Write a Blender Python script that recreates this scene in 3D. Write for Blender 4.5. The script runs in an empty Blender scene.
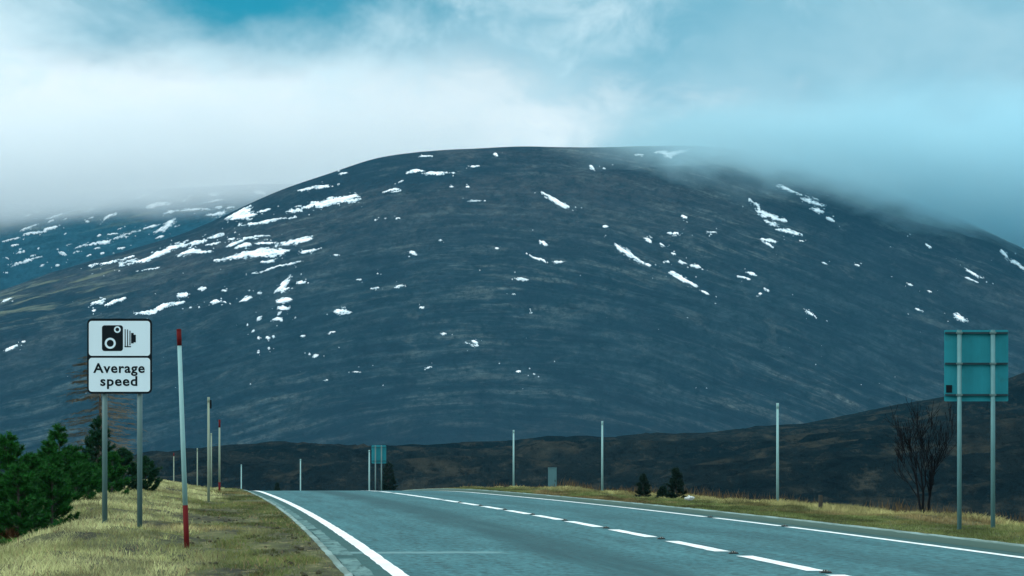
import bpy, bmesh, math, random
import numpy as np
from mathutils import Vector, Matrix

random.seed(7)
rng = np.random.default_rng(7)
SC = bpy.context.scene
COL = SC.collection
R = math.radians

# ------------------------------------------------------------------ camera, light, exposure
F = 3888.0                    # focal length of the long lens, in pixels
EYE = 1.25                    # height of the lens above the carriageway
HY = 462.0                    # picture row of eye level
cam = bpy.data.cameras.new('camera')
cam.sensor_width = 36.0
cam.lens = F * 36.0 / 1024.0
cam.shift_y = (HY - 288.0) / 1024.0
cam.clip_start = 0.5
cam.clip_end = 60000.0
camo = bpy.data.objects.new('camera', cam)
camo.location = (0, 0, EYE)
camo.rotation_euler = (R(90), 0, 0)
COL.objects.link(camo)
SC.camera = camo

SC.render.engine = 'CYCLES'
SC.cycles.use_denoising = True
SC.cycles.denoiser = 'OPENIMAGEDENOISE'
SC.cycles.denoising_input_passes = 'RGB_ALBEDO_NORMAL'
SC.cycles.max_bounces = 10
SC.cycles.diffuse_bounces = 3
SC.cycles.glossy_bounces = 2
SC.cycles.volume_bounces = 8
SC.cycles.transparent_max_bounces = 8
SC.cycles.volume_step_rate = 0.6
SC.cycles.volume_max_steps = 256
SC.view_settings.view_transform = 'Standard'
SC.view_settings.look = 'None'
SC.view_settings.gamma = 1.0
SC.view_settings.exposure = 0.0

SUN_DIR = Vector((-0.78, -0.36, 0.50)).normalized()    # towards the sun, behind thin cloud
sun = bpy.data.lights.new('sun', 'SUN')
sun.energy = 1.4
sun.angle = R(22)
sun.color = (1.0, 0.98, 0.95)
suno = bpy.data.objects.new('sun', sun)
suno.rotation_euler = SUN_DIR.to_track_quat('Z', 'Y').to_euler()
suno.location = (-20, -10, 60)
COL.objects.link(suno)


class NT:
    """small helper for node trees"""
    def __init__(self, tree):
        self.t = tree
        self.n = tree.nodes
        self.l = tree.links

    def set(self, sock, v):
        if v is None:
            return
        if hasattr(v, 'is_linked') or isinstance(v, bpy.types.NodeSocket):
            self.l.new(v, sock)
        else:
            if sock.type == 'RGBA' and not isinstance(v, (int, float)) and len(v) == 3:
                v = (*v, 1.0)
            sock.default_value = v

    def node(self, typ, ins=None, **props):
        nd = self.n.new(typ)
        for k, v in props.items():
            setattr(nd, k, v)
        for k, v in (ins or {}).items():
            self.set(nd.inputs[k], v)
        return nd

    def math(self, op, a, b=None, c=None, clamp=False):
        nd = self.n.new('ShaderNodeMath')
        nd.operation = op
        nd.use_clamp = clamp
        for i, v in enumerate((a, b, c)):
            if v is not None:
                self.set(nd.inputs[i], v)
        return nd.outputs[0]

    def vmath(self, op, a, b=None):
        nd = self.n.new('ShaderNodeVectorMath')
        nd.operation = op
        self.set(nd.inputs[0], a)
        if b is not None:
            self.set(nd.inputs[1], b)
        return nd.outputs['Value'] if op in ('LENGTH', 'DOT_PRODUCT', 'DISTANCE') else nd.outputs[0]

    def mix(self, f, a, b, blend='MIX'):
        nd = self.n.new('ShaderNodeMix')
        nd.data_type = 'RGBA'
        nd.blend_type = blend
        self.set(nd.inputs[0], f)
        self.set(nd.inputs[6], a)
        self.set(nd.inputs[7], b)
        return nd.outputs[2]

    def noise(self, vec, scale=1.0, detail=4.0, rough=0.55, dist=0.0):
        nd = self.node('ShaderNodeTexNoise', {'Vector': vec, 'Scale': scale, 'Detail': detail,
                                              'Roughness': rough, 'Distortion': dist})
        return nd.outputs['Fac']

    def ramp(self, v, lo, hi, smooth=True):
        nd = self.n.new('ShaderNodeMapRange')
        nd.interpolation_type = 'SMOOTHSTEP' if smooth else 'LINEAR'
        nd.clamp = True
        self.set(nd.inputs[0], v)
        nd.inputs[1].default_value = lo
        nd.inputs[2].default_value = hi
        nd.inputs[3].default_value = 0.0
        nd.inputs[4].default_value = 1.0
        return nd.outputs[0]

    def sep(self, v):
        nd = self.n.new('ShaderNodeSeparateXYZ')
        self.set(nd.inputs[0], v)
        return nd.outputs

    def comb(self, x, y, z):
        nd = self.n.new('ShaderNodeCombineXYZ')
        for i, v in enumerate((x, y, z)):
            self.set(nd.inputs[i], v)
        return nd.outputs[0]

    def attr(self, name):
        return self.node('ShaderNodeAttribute', attribute_name=name).outputs


# ------------------------------------------------------------------ sky: broken overcast over a Nishita sky
world = bpy.data.worlds.new("World")
SC.world = world
world.use_nodes = True
w = NT(world.node_tree)
w.n.clear()
out = w.n.new('ShaderNodeOutputWorld')
bg = w.n.new('ShaderNodeBackground')
w.l.new(bg.outputs[0], out.inputs[0])
bg.inputs[1].default_value = 0.1
nish = w.node('ShaderNodeTexSky', sky_type='NISHITA', sun_disc=False)
nish.sun_elevation = math.asin(SUN_DIR.z)
nish.sun_rotation = math.atan2(SUN_DIR.x, SUN_DIR.y)
nish.air_density = 1.2
nish.ozone_density = 2.0
tc = w.n.new('ShaderNodeTexCoord').outputs['Generated']
d = w.sep(tc)


def sky_spot(px, py, sx, sz):
    """distance of the view direction from a cloud feature, 1 at its edge"""
    v = Vector(((px - 512) / F, 1, (HY - py) / F)).normalized()
    dv = w.vmath('SUBTRACT', tc, tuple(v))
    dv = w.vmath('MULTIPLY', dv, (F / sx, 2.0, F / sz))
    return w.vmath('LENGTH', dv)


big = w.noise(tc, 9.0, 5, 0.5)
soft = w.noise(w.vmath('MULTIPLY', tc, (1, 1, 1.7)), 22.0, 6, 0.55, 0.4)
wisp = w.noise(w.vmath('MULTIPLY', tc, (1, 1, 1.5)), 55.0, 6, 0.6, 0.5)
# overcast cloud layer: blue grey, whiter where it is thin
wisp2 = w.noise(w.vmath('MULTIPLY', tc, (1.0, 1, 1.5)), 20.0, 4, 0.5, 0.2)
warp = w.math('MULTIPLY_ADD', soft, 1.5, -0.75)
warp2 = w.math('ADD', warp, w.math('MULTIPLY_ADD', wisp, 1.2, -0.6))
glow = w.ramp(w.math('ADD', sky_spot(200, 142, 440, 112), warp2), 1.2, 0.35)
dark = w.ramp(w.math('ADD', sky_spot(930, 110, 620, 330), warp2), 1.35, 0.35)
zen = w.ramp(d[2], 0.12, 0.5)
cl = w.mix(w.ramp(big, 0.3, 0.7), (7.4, 9.5, 10.1), (9.0, 10.5, 10.8))
cl = w.mix(dark, cl, w.mix(w.ramp(wisp2, 0.32, 0.68), (2.6, 5.3, 6.5), (4.4, 6.9, 7.8)))
cl = w.mix(glow, cl, (10.2, 10.9, 10.9))
cl = w.mix(zen, cl, (13.0, 15.2, 16.0))
blue = w.mix(1.0, nish.outputs[0], (0.045, 0.50, 0.62), 'MULTIPLY')
blue = w.mix(0.7, blue, (0.05, 3.1, 4.7))
gap = w.ramp(w.math('ADD', sky_spot(250, -2, 280, 84), w.math('MULTIPLY_ADD', warp, 0.7, w.math('MULTIPLY', warp2, 0.25))), 1.2, 0.15)
gap2 = w.ramp(w.math('ADD', sky_spot(600, -40, 400, 120), warp2), 1.5, 0.2)
gap2 = w.math('MULTIPLY', gap2, 0.25)
gapr = w.math('MULTIPLY', w.ramp(w.math('ADD', big, w.math('MULTIPLY', soft, 0.3)), 0.80, 0.95), w.ramp(d[2], 0.15, 0.3))
gaps = w.math('MAXIMUM', w.math('MAXIMUM', gap, gap2), gapr)
w.l.new(w.mix(gaps, cl, blue), bg.inputs[0])


# ------------------------------------------------------------------ noise and mesh helpers
def vnoise(x, y, seed=0):
    x = np.asarray(x, float)
    y = np.asarray(y, float)
    xi = np.floor(x).astype(np.int64)
    yi = np.floor(y).astype(np.int64)
    fx = x - xi
    fy = y - yi
    fx = fx * fx * fx * (fx * (fx * 6 - 15) + 10)
    fy = fy * fy * fy * (fy * (fy * 6 - 15) + 10)

    def h(a, b):
        n = (a * 374761393 + b * 668265263 + seed * 2147483647) & 0xffffffff
        n = ((n ^ (n >> 13)) * 1274126177) & 0xffffffff
        n = n ^ (n >> 16)
        return (n & 0xffff) / 32767.5 - 1.0
    a = h(xi, yi)
    b = h(xi + 1, yi)
    c = h(xi, yi + 1)
    e = h(xi + 1, yi + 1)
    return (a * (1 - fx) + b * fx) * (1 - fy) + (c * (1 - fx) + e * fx) * fy


def fbm(x, y, oct=5, seed=0, gain=0.5):
    s = 0.0
    a = 1.0
    t = 0.0
    for i in range(oct):
        s = s + a * vnoise(x * 2 ** i + 17.3 * i, y * 2 ** i - 9.1 * i, seed + i)
        t += a
        a *= gain
    return s / t


def smooth(a, b, x):
    t = np.clip((np.asarray(x, float) - a) / (b - a), 0, 1)
    return t * t * (3 - 2 * t)


def mesh_np(name, V, Q, mat=None, parent=None, cols=None, smooth_shade=False, fattrs=None):
    """mesh object from numpy arrays; Q is an (n,3) or (n,4) index array"""
    V = np.asarray(V, np.float32)
    Q = np.asarray(Q, np.int32)
    me = bpy.data.meshes.new(name)
    k = Q.shape[1]
    me.vertices.add(len(V))
    me.vertices.foreach_set('co', V.ravel())
    me.loops.add(Q.size)
    me.loops.foreach_set('vertex_index', Q.ravel())
    me.polygons.add(len(Q))
    me.polygons.foreach_set('loop_start', np.arange(0, Q.size, k, dtype=np.int32))
    me.polygons.foreach_set('loop_total', np.full(len(Q), k, np.int32))
    if smooth_shade:
        me.polygons.foreach_set('use_smooth', np.ones(len(Q), bool))
    if cols is not None:
        c4 = np.ones((len(V), 4), np.float32)
        c4[:, :3] = cols
        a = me.color_attributes.new('Col', 'FLOAT_COLOR', 'POINT')
        a.data.foreach_set('color', c4.ravel())
    for an, av in (fattrs or {}).items():
        a = me.attributes.new(an, 'FLOAT', 'POINT')
        a.data.foreach_set('value', np.asarray(av, np.float32))
    me.update(calc_edges=True)
    me.validate()
    o = bpy.data.objects.new(name, me)
    if mat:
        me.materials.append(mat)
    COL.objects.link(o)
    if parent:
        o.parent = parent
    return o


def grid_faces(nr, nc):
    i = np.arange(nr - 1)[:, None] * nc + np.arange(nc - 1)[None, :]
    return np.stack([i, i + 1, i + nc + 1, i + nc], -1).reshape(-1, 4)


def bm_obj(name, bm, mat, parent=None, smooth_shade=False):
    me = bpy.data.meshes.new(name)
    bmesh.ops.recalc_face_normals(bm, faces=bm.faces)
    bm.to_mesh(me)
    bm.free()
    if smooth_shade:
        for p in me.polygons:
            p.use_smooth = True
    me.materials.append(mat)
    o = bpy.data.objects.new(name, me)
    COL.objects.link(o)
    if parent:
        o.parent = parent
    return o


def box(bm, c, s):
    m = Matrix.Translation(c) @ Matrix.Diagonal((*s, 1))
    bmesh.ops.create_cube(bm, size=1.0, matrix=m)


def tube(bm, pts, radii, n=8, cap=True):
    """tapered tube along a list of points"""
    rings = []
    for i, p in enumerate(pts):
        p = Vector(p)
        a = Vector(pts[max(i - 1, 0)])
        b = Vector(pts[min(i + 1, len(pts) - 1)])
        t = (b - a).normalized()
        u = t.cross(Vector((0, 1, 0.013)))
        if u.length < 1e-4:
            u = t.cross(Vector((1, 0, 0)))
        u.normalize()
        v = t.cross(u)
        rings.append([bm.verts.new(p + (u * math.cos(2 * math.pi * k / n) + v * math.sin(2 * math.pi * k / n)) * radii[i])
                      for k in range(n)])
    for r0, r1 in zip(rings, rings[1:]):
        for k in range(n):
            bm.faces.new((r0[k], r0[(k + 1) % n], r1[(k + 1) % n], r1[k]))
    if cap:
        bm.faces.new(rings[0][::-1])
        bm.faces.new(rings[-1])


def rrect(w_, h_, r_, n=6):
    pts = []
    for cx, cz, a0 in ((w_ / 2 - r_, h_ / 2 - r_, 0), (-w_ / 2 + r_, h_ / 2 - r_, 90), (-w_ / 2 + r_, -h_ / 2 + r_, 180), (w_ / 2 - r_, -h_ / 2 + r_, 270)):
        for k in range(n + 1):
            a = R(a0 + 90 * k / n)
            pts.append((cx + r_ * math.cos(a), cz + r_ * math.sin(a)))
    return pts


def prism(bm, outline, y0, y1, ox=0, oz=0):
    """outline in x,z pulled from y0 to y1"""
    a = [bm.verts.new((x + ox, y0, z + oz)) for x, z in outline]
    b = [bm.verts.new((x + ox, y1, z + oz)) for x, z in outline]
    n = len(a)
    bm.faces.new(a)
    bm.faces.new(b[::-1])
    for k in range(n):
        bm.faces.new((a[k], a[(k + 1) % n], b[(k + 1) % n], b[k]))


def ring(bm, cx, cz, r0, r1, y0, y1, n=24):
    vs = []
    for k in range(n):
        a = 2 * math.pi * k / n
        c, s = math.cos(a), math.sin(a)
        vs.append([bm.verts.new((cx + r * c, y, cz + r * s)) for r, y in ((r0, y0), (r1, y0), (r1, y1), (r0, y1))])
    for k in range(n):
        a, b = vs[k], vs[(k + 1) % n]
        for j in range(4):
            bm.faces.new((a[j], a[(j + 1) % 4], b[(j + 1) % 4], b[j]))


def empty(name, loc, label=None, cat=None, group=None, rz=0.0):
    o = bpy.data.objects.new(name, None)
    o.empty_display_size = 0.2
    o.location = loc
    o.rotation_euler = (0, 0, rz)
    COL.objects.link(o)
    tag(o, label, cat, group)
    return o


def tag(o, label=None, cat=None, group=None, kind=None):
    if label:
        o['label'] = label
    if cat:
        o['category'] = cat
    if group:
        o['group'] = group
    if kind:
        o['kind'] = kind
    return o


# ------------------------------------------------------------------ materials
def material(name):
    m = bpy.data.materials.new(name)
    m.use_nodes = True
    t = NT(m.node_tree)
    b = m.node_tree.nodes['Principled BSDF']
    return m, t, b


def plain(name, c, rough=0.6, var=0.25, scale=12.0, metallic=0.0, dirt=None, spec=0.4):
    """paint, metal or bark: a base colour broken up by fine wear"""
    m, t, b = material(name)
    p = t.n.new('ShaderNodeTexCoord').outputs['Object']
    n1 = t.noise(p, scale, 5, 0.6)
    n2 = t.noise(t.vmath('MULTIPLY', p, (1, 1, 0.15)), scale * 3, 4, 0.6)
    f = t.math('MULTIPLY_ADD', t.math('ADD', n1, n2), var, 1 - var)
    col = t.mix(1.0, (*c, 1), t.comb(f, f, f), 'MULTIPLY')
    if dirt:
        col = t.mix(t.math('MULTIPLY', t.ramp(n1, 0.52, 0.72), 0.7), col, dirt)
    t.set(b.inputs['Base Color'], col)
    t.set(b.inputs['Roughness'], t.math('MULTIPLY_ADD', n2, 0.25, rough - 0.12))
    b.inputs['Metallic'].default_value = metallic
    b.inputs['Specular IOR Level'].default_value = spec
    return m


def vcol(name, rough=0.8, trans=0.25):
    """leaves and blades: colour from each blade's own attribute"""
    m, t, b = material(name)
    c = t.attr('Col')[0]
    t.set(b.inputs['Base Color'], c)
    b.inputs['Roughness'].default_value = rough
    b.inputs['Specular IOR Level'].default_value = 0.15
    tr = t.node('ShaderNodeBsdfTranslucent', {'Color': c})
    mx = t.node('ShaderNodeMixShader', {0: trans, 1: b.outputs[0], 2: tr.outputs[0]})
    t.l.new(mx.outputs[0], t.n['Material Output'].inputs[0])
    return m


M = {}
M['white_paint'] = plain('white_paint', (0.74, 0.80, 0.80), 0.55, 0.12, 6, dirt=(0.42, 0.50, 0.48))
M['pole_paint'] = plain('pole_paint', (0.22, 0.40, 0.40), 0.6, 0.25, 5, dirt=(0.15, 0.26, 0.24), spec=.2)
M['old_paint'] = plain('old_paint', (0.22, 0.29, 0.22), 0.7, 0.3, 4, dirt=(0.12, 0.14, 0.09), spec=.1)
M['red_paint'] = plain('red_paint', (0.095, 0.007, 0.008), 0.7, 0.3, 9, spec=.1)
M['steel'] = plain('steel', (0.10, 0.23, 0.24), 0.55, 0.3, 6, metallic=0.2, spec=.2)
M['grey_post'] = plain('grey_post', (0.075, 0.15, 0.15), 0.5, 0.25, 7, metallic=0.1)
M['sign_back'] = plain('sign_back', (0.016, 0.195, 0.235), 0.7, 0.45, 2.2, dirt=(0.02, 0.13, 0.15), spec=.1)
M['dark_rail'] = plain('dark_rail', (0.006, 0.045, 0.06), 0.6, 0.2, 8)
M['black_paint'] = plain('black_paint', (0.004, 0.009, 0.012), 0.7, 0.2, 9, spec=.1)
M['sign_white'] = plain('sign_white', (0.58, 0.74, 0.80), 0.4, 0.07, 3)
M['cabinet'] = plain('cabinet', (0.05, 0.14, 0.155), 0.55, 0.25, 5)
M['concrete'] = plain('concrete', (0.11, 0.21, 0.20), 0.85, 0.6, 3, dirt=(0.05, 0.10, 0.09), spec=.15)
M['bark'] = plain('bark', (0.035, 0.032, 0.026), 0.85, 0.5, 20)
M['larch_bark'] = plain('larch_bark', (0.055, 0.045, 0.030), 0.85, 0.5, 20)
M['twig'] = plain('twig', (0.007, 0.009, 0.011), 0.9, 0.4, 20, spec=.05)
M['larch_twig'] = plain('larch_twig', (0.120, 0.108, 0.078), 0.9, 0.4, 9, spec=.05)
M['rubber'] = plain('rubber', (0.02, 0.03, 0.03), 0.7, 0.3, 30)
M['glass_bead'] = plain('glass_bead', (0.5, 0.55, 0.5), 0.15, 0.1, 30, spec=0.8)
M['stone'] = plain('stone', (0.50, 0.56, 0.54), 0.9, 0.5, 6, spec=.1)
M['wood'] = plain('wood', (0.03, 0.03, 0.022), 0.85, 0.4, 15)
M['leaf'] = vcol('leaf')
M['needle'] = vcol('needle', 0.6, 0.12)

# road surface: lateral position across the carriageway in attribute 'across', distance in 'along'
m, t, b = material('asphalt')
M['asphalt'] = m
ac = t.attr('across')[2]
al = t.attr('along')[2]
v = t.comb(ac, al, 0.0)
grain = t.noise(v, 9.0, 4, 0.7)
fine = t.noise(v, 45.0, 3, 0.7)
wear = t.noise(t.comb(t.math('MULTIPLY', ac, 1.2), t.math('MULTIPLY', al, 0.10), 0.0), 1.0, 5, 0.6)
patch = t.noise(t.comb(ac, t.math('MULTIPLY', al, 0.28), 3.0), 0.35, 4, 0.6, 0.6)
aggr = t.noise(t.comb(t.math('MULTIPLY', ac, 9.0), t.math('MULTIPLY', al, 2.3), 7.0), 1.0, 4, 0.7)
aggr2 = t.noise(t.comb(t.math('MULTIPLY', ac, 3.2), t.math('MULTIPLY', al, 0.07), 11.0), 1.0, 5, 0.7)
base = t.mix(t.ramp(wear, 0.3, 0.7), (0.022, 0.097, 0.110), (0.044, 0.143, 0.157))
base = t.mix(t.math('MULTIPLY', t.ramp(patch, 0.5, 0.75), 0.35), base, (0.065, 0.180, 0.19))


def lane_mark(c, wd):
    q = t.math('ABSOLUTE', t.math('SUBTRACT', ac, t.math('MULTIPLY_ADD', wear, 0.9, c - 0.45)))
    return t.ramp(q, wd, wd * 0.2)


drip = t.math('MAXIMUM', lane_mark(2.9, 1.0), t.math('MULTIPLY', lane_mark(6.7, 0.7), 0.45))
drip = t.math('MULTIPLY', drip, t.ramp(t.math('MULTIPLY_ADD', aggr, 0.6, t.math('MULTIPLY', aggr2, 0.6)), 0.36, 0.78))
base = t.mix(t.math('MULTIPLY', drip, 1.0), base, (0.008, 0.048, 0.056))
sp = t.math('MAXIMUM', t.math('ADD', t.math('MULTIPLY_ADD', aggr, 2.8, -0.95), t.math('MULTIPLY', aggr2, 1.0)), 0.2)
base = t.mix(1.0, base, t.comb(sp, sp, sp), 'MULTIPLY')
# edge strips outside the lines: darker, algae stained
edge = t.math('MAXIMUM', t.ramp(ac, 0.12, -0.12), t.ramp(ac, 8.75, 8.95))
base = t.mix(t.math('MULTIPLY', edge, t.math('MULTIPLY_ADD', grain, 0.5, 0.45)), base, (0.022, 0.070, 0.062))
# sealed transverse cracks
for pos, a0, a1, wd in ((54.0, -0.7, 2.05, 0.7), (63.5, 1.2, 2.3, 0.16), (83.0, 0.8, 2.2, 0.2), (69.0, 4.9, 7.6, 0.2)):
    q = t.math('ABSOLUTE', t.math('SUBTRACT', al, t.math('MULTIPLY_ADD', t.noise(t.comb(ac, 0.0, pos), 1.8, 3), 1.2, pos - 0.6)))
    f = t.math('MULTIPLY', t.ramp(q, wd, wd * 0.5), t.math('MULTIPLY', t.ramp(ac, a0, a0 + 0.2), t.ramp(ac, a1, a1 - 0.3)))
    cc = (0.13, 0.25, 0.255) if pos == 54.0 else (0.02, 0.06, 0.066)
    base = t.mix(t.math('MULTIPLY', f, 0.75), base, cc)
t.set(b.inputs['Base Color'], base)
t.set(b.inputs['Roughness'], t.math('MULTIPLY_ADD', wear, 0.2, 0.65))
b.inputs['Specular IOR Level'].default_value = 0.06
bp = t.node('ShaderNodeBump', {'Strength': 0.4, 'Distance': 0.01, 'Height': t.math('ADD', grain, fine)})
t.l.new(bp.outputs[0], b.inputs['Normal'])

# stained channel slabs
m, t, b = material('slab')
M['slab'] = m
p = t.node('ShaderNodeNewGeometry').outputs['Position']
n1 = t.noise(t.vmath('MULTIPLY', p, (7.0, 0.9, 1)), 1.0, 5, 0.7)
n2 = t.noise(t.vmath('MULTIPLY', p, (2.0, 0.25, 1)), 1.0, 4, 0.6)
c = t.mix(t.ramp(n2, 0.35, 0.65), (0.075, 0.155, 0.155), (0.12, 0.225, 0.215))
c = t.mix(t.ramp(n1, 0.47, 0.66), c, (0.030, 0.075, 0.070))
t.set(b.inputs['Base Color'], c)
b.inputs['Roughness'].default_value = 0.9
b.inputs['Specular IOR Level'].default_value = 0.05

# road paint with chipped edges and scuffs
m, t, b = material('road_paint')
M['road_paint'] = m
p = t.node('ShaderNodeNewGeometry').outputs['Position']
n1 = t.noise(t.vmath('MULTIPLY', p, (1, 0.12, 1)), 7.0, 5, 0.7)
n2 = t.noise(t.vmath('MULTIPLY', p, (1, 0.2, 1)), 3.0, 4, 0.6)
c = t.mix(t.ramp(n2, 0.35, 0.7), (0.74, 0.80, 0.79), (0.60, 0.70, 0.69))
c = t.mix(t.math('MULTIPLY', t.ramp(n1, 0.60, 0.72), 0.8), c, (0.28, 0.40, 0.40))
t.set(b.inputs['Base Color'], c)
b.inputs['Roughness'].default_value = 0.6

# verge soil and moss under the blades; near moor beyond it
m, t, b = material('verge_soil')
M['verge_soil'] = m
p = t.node('ShaderNodeNewGeometry').outputs['Position']
n1 = t.noise(t.vmath('MULTIPLY', p, (1, .15, 1)), 1.6, 6, 0.65)
n2 = t.noise(t.vmath('MULTIPLY', p, (1, .15, 1)), 7.0, 4, 0.7)
vg = t.attr('verge')[2]
soil = t.mix(t.ramp(n1, 0.35, 0.62), (0.018, 0.020, 0.011), (0.075, 0.085, 0.030))
soil = t.mix(t.ramp(n2, 0.5, 0.75), soil, (0.19, 0.17, 0.075))
n3 = t.noise(t.vmath('MULTIPLY', p, (1, 0.5, 1)), 0.12, 7, 0.65)
heath = t.mix(t.ramp(n3, 0.36, 0.62), (0.005, 0.010, 0.012), (0.026, 0.028, 0.022))
heath = t.mix(t.math('MULTIPLY', t.ramp(n1, 0.5, 0.7), 0.5), heath, (0.03, 0.03, 0.022))
t.set(b.inputs['Base Color'], t.mix(vg, heath, soil))
b.inputs['Roughness'].default_value = 0.95
b.inputs['Specular IOR Level'].default_value = 0.1
bp = t.node('ShaderNodeBump', {'Strength': 0.9, 'Distance': 0.06, 'Height': t.math('ADD', n1, n2)})
t.l.new(bp.outputs[0], b.inputs['Normal'])

# heather moor
m, t, b = material('moor_heather')
M['moor'] = m
p = t.node('ShaderNodeNewGeometry').outputs['Position']
s1 = t.noise(t.vmath('MULTIPLY', p, (0.012, 0.006, 0.02)), 1.0, 8, 0.62, 0.5)
s2 = t.noise(t.vmath('MULTIPLY', p, (0.11, 0.022, 0.2)), 1.0, 6, 0.65, 0.3)
s3 = t.noise(t.vmath('MULTIPLY', p, (0.35, 0.06, 0.5)), 1.0, 6, 0.75)
c = t.mix(t.ramp(s1, 0.36, 0.64), (0.004, 0.012, 0.016), (0.012, 0.020, 0.022))
c = t.mix(t.math('MULTIPLY', t.ramp(s2, 0.50, 0.66), 0.85), c, (0.034, 0.038, 0.032))
c = t.mix(t.math('MULTIPLY', t.ramp(s3, 0.50, 0.64), 0.8), c, (0.003, 0.008, 0.011))
c = t.mix(t.math('MULTIPLY', t.ramp(s3, 0.46, 0.28), 0.6), c, (0.055, 0.058, 0.047))
t.set(b.inputs['Base Color'], c)
b.inputs['Roughness'].default_value = 1.0
b.inputs['Specular IOR Level'].default_value = 0.0
bp = t.node('ShaderNodeBump', {'Strength': 1.0, 'Distance': 4.0, 'Height': t.math('ADD', s2, t.math('MULTIPLY', s3, 0.5))})
t.l.new(bp.outputs[0], b.inputs['Normal'])

# mountain side: dark heather with pale grass streaks that run with the slope ('below' = metres under the ridge line)
def hill_material(name, dark, mid, streak, low, low2, amount):
    m, t, b = material(name)
    p = t.node('ShaderNodeNewGeometry').outputs['Position']
    x = t.sep(p)[0]
    bl = t.attr('below')[2]
    wob = t.noise(t.vmath('MULTIPLY', p, (0.004, 0.004, 0.004)), 1.0, 4, 0.5)
    bw = t.math('MULTIPLY_ADD', wob, 45.0, bl)
    fw = t.math('MULTIPLY_ADD', wob, 30.0, t.attr('flow')[2])
    s0 = t.noise(t.comb(t.math('MULTIPLY', x, 0.0035), t.math('MULTIPLY', bw, 0.011), 1.0), 1.0, 6, 0.6)
    s1 = t.noise(t.comb(t.math('MULTIPLY', x, 0.010), t.math('MULTIPLY', fw, 0.10), 5.0), 1.0, 7, 0.64)
    s2 = t.noise(t.comb(t.math('MULTIPLY', x, 0.024), t.math('MULTIPLY', fw, 0.34), 9.0), 1.0, 5, 0.65)
    s3 = t.noise(t.vmath('MULTIPLY', p, (0.15, 0.05, 0.15)), 1.0, 6, 0.75)
    lowf = t.ramp(t.math('MULTIPLY_ADD', s0, 160.0, bl), 110.0, 330.0)
    c = t.mix(t.ramp(s0, 0.40, 0.60), dark, mid)
    c = t.mix(lowf, c, t.mix(t.ramp(s1, 0.35, 0.65), low, low2))
    zone = t.ramp(t.noise(t.comb(t.math('MULTIPLY', x, 0.0028), t.math('MULTIPLY', bw, 0.006), 20.0), 1.0, 3, 0.5), 0.40, 0.66)
    c = t.mix(t.math('MULTIPLY', t.math('MULTIPLY', t.math('MULTIPLY', t.ramp(s1, 0.51, 0.68), zone), t.ramp(s3, 0.34, 0.56)), amount), c, streak)
    c = t.mix(t.math('MULTIPLY', t.math('MULTIPLY', t.ramp(s2, 0.54, 0.72), t.math('MULTIPLY_ADD', zone, 0.7, 0.3)), 0.5 * amount), c, streak)
    s4 = t.noise(t.vmath('MULTIPLY', p, (0.05, 0.016, 0.05)), 1.0, 6, 0.7)
    s5 = t.noise(t.comb(t.math('MULTIPLY', x, 0.016), t.math('MULTIPLY', fw, 0.035), 31.0), 1.0, 7, 0.7, 0.6)
    c = t.mix(t.math('MULTIPLY', t.ramp(s5, 0.52, 0.62), 0.6), c, dark)
    c = t.mix(t.math('MULTIPLY', t.ramp(s5, 0.46, 0.34), 0.30), c, streak)
    mul = t.math('MULTIPLY_ADD', t.math('ADD', s3, s4), 2.8, -1.8)
    mul = t.math('MAXIMUM', mul, 0.12)
    c = t.mix(1.0, c, t.comb(mul, mul, mul), 'MULTIPLY')
    c = t.mix(t.math('MULTIPLY', t.ramp(t.math('MULTIPLY_ADD', s0, 140.0, bl), 400.0, 490.0), 0.8), c, dark)
    c = t.mix(t.math('MULTIPLY', t.ramp(s1, 0.50, 0.36), 0.5), c, dark)
    # the pale grass on the low left shoulder
    gl = t.math('MULTIPLY', t.ramp(x, -400.0, -560.0), t.ramp(s1, 0.50, 0.62))
    gl = t.math('MULTIPLY', gl, t.math('MULTIPLY', t.ramp(bl, 12.0, 35.0), t.ramp(bl, 120.0, 70.0)))
    c = t.mix(t.math('MULTIPLY', gl, amount * 0.8), c, (0.155, 0.165, 0.095))
    t.set(b.inputs['Base Color'], c)
    b.inputs['Roughness'].default_value = 1.0
    b.inputs['Specular IOR Level'].default_value = 0.0
    hgt = t.math('ADD', t.math('MULTIPLY', s1, 1.0), t.math('MULTIPLY', s3, 0.5))
    bp = t.node('ShaderNodeBump', {'Strength': 0.9, 'Distance': 16.0, 'Height': hgt})
    t.l.new(bp.outputs[0], b.inputs['Normal'])
    return m


M['hill'] = hill_material('hill_heather', (0.009, 0.012, 0.016), (0.042, 0.038, 0.036), (0.105, 0.122, 0.110), (0.006, 0.013, 0.018), (0.020, 0.033, 0.038), 1.0)  # lower slope tones bluer than the top: distance haze put into the colour
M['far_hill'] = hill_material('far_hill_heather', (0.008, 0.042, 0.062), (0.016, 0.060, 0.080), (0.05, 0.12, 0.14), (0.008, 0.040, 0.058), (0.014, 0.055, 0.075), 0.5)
m, t, b = material('old_snow')
M['snow'] = m
p = t.node('ShaderNodeNewGeometry').outputs['Position']
t.set(b.inputs['Base Color'], t.mix(1.0, t.attr('Col')[0], t.mix(t.ramp(t.noise(t.vmath('MULTIPLY', p, (0.12, 0.03, 0.12)), 1.0, 4, 0.6), 0.35, 0.65), (0.95, 0.97, 0.97), (0.72, 0.80, 0.82)), 'MULTIPLY'))
b.inputs['Roughness'].default_value = 0.8

# ------------------------------------------------------------------ road alignment
def img(px, py, z=0.0):
    """a point of the survey: where the line of sight meets height z"""
    Y = (EYE - z) * F / (py - HY)
    return (px - 512) * Y / F, Y


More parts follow.
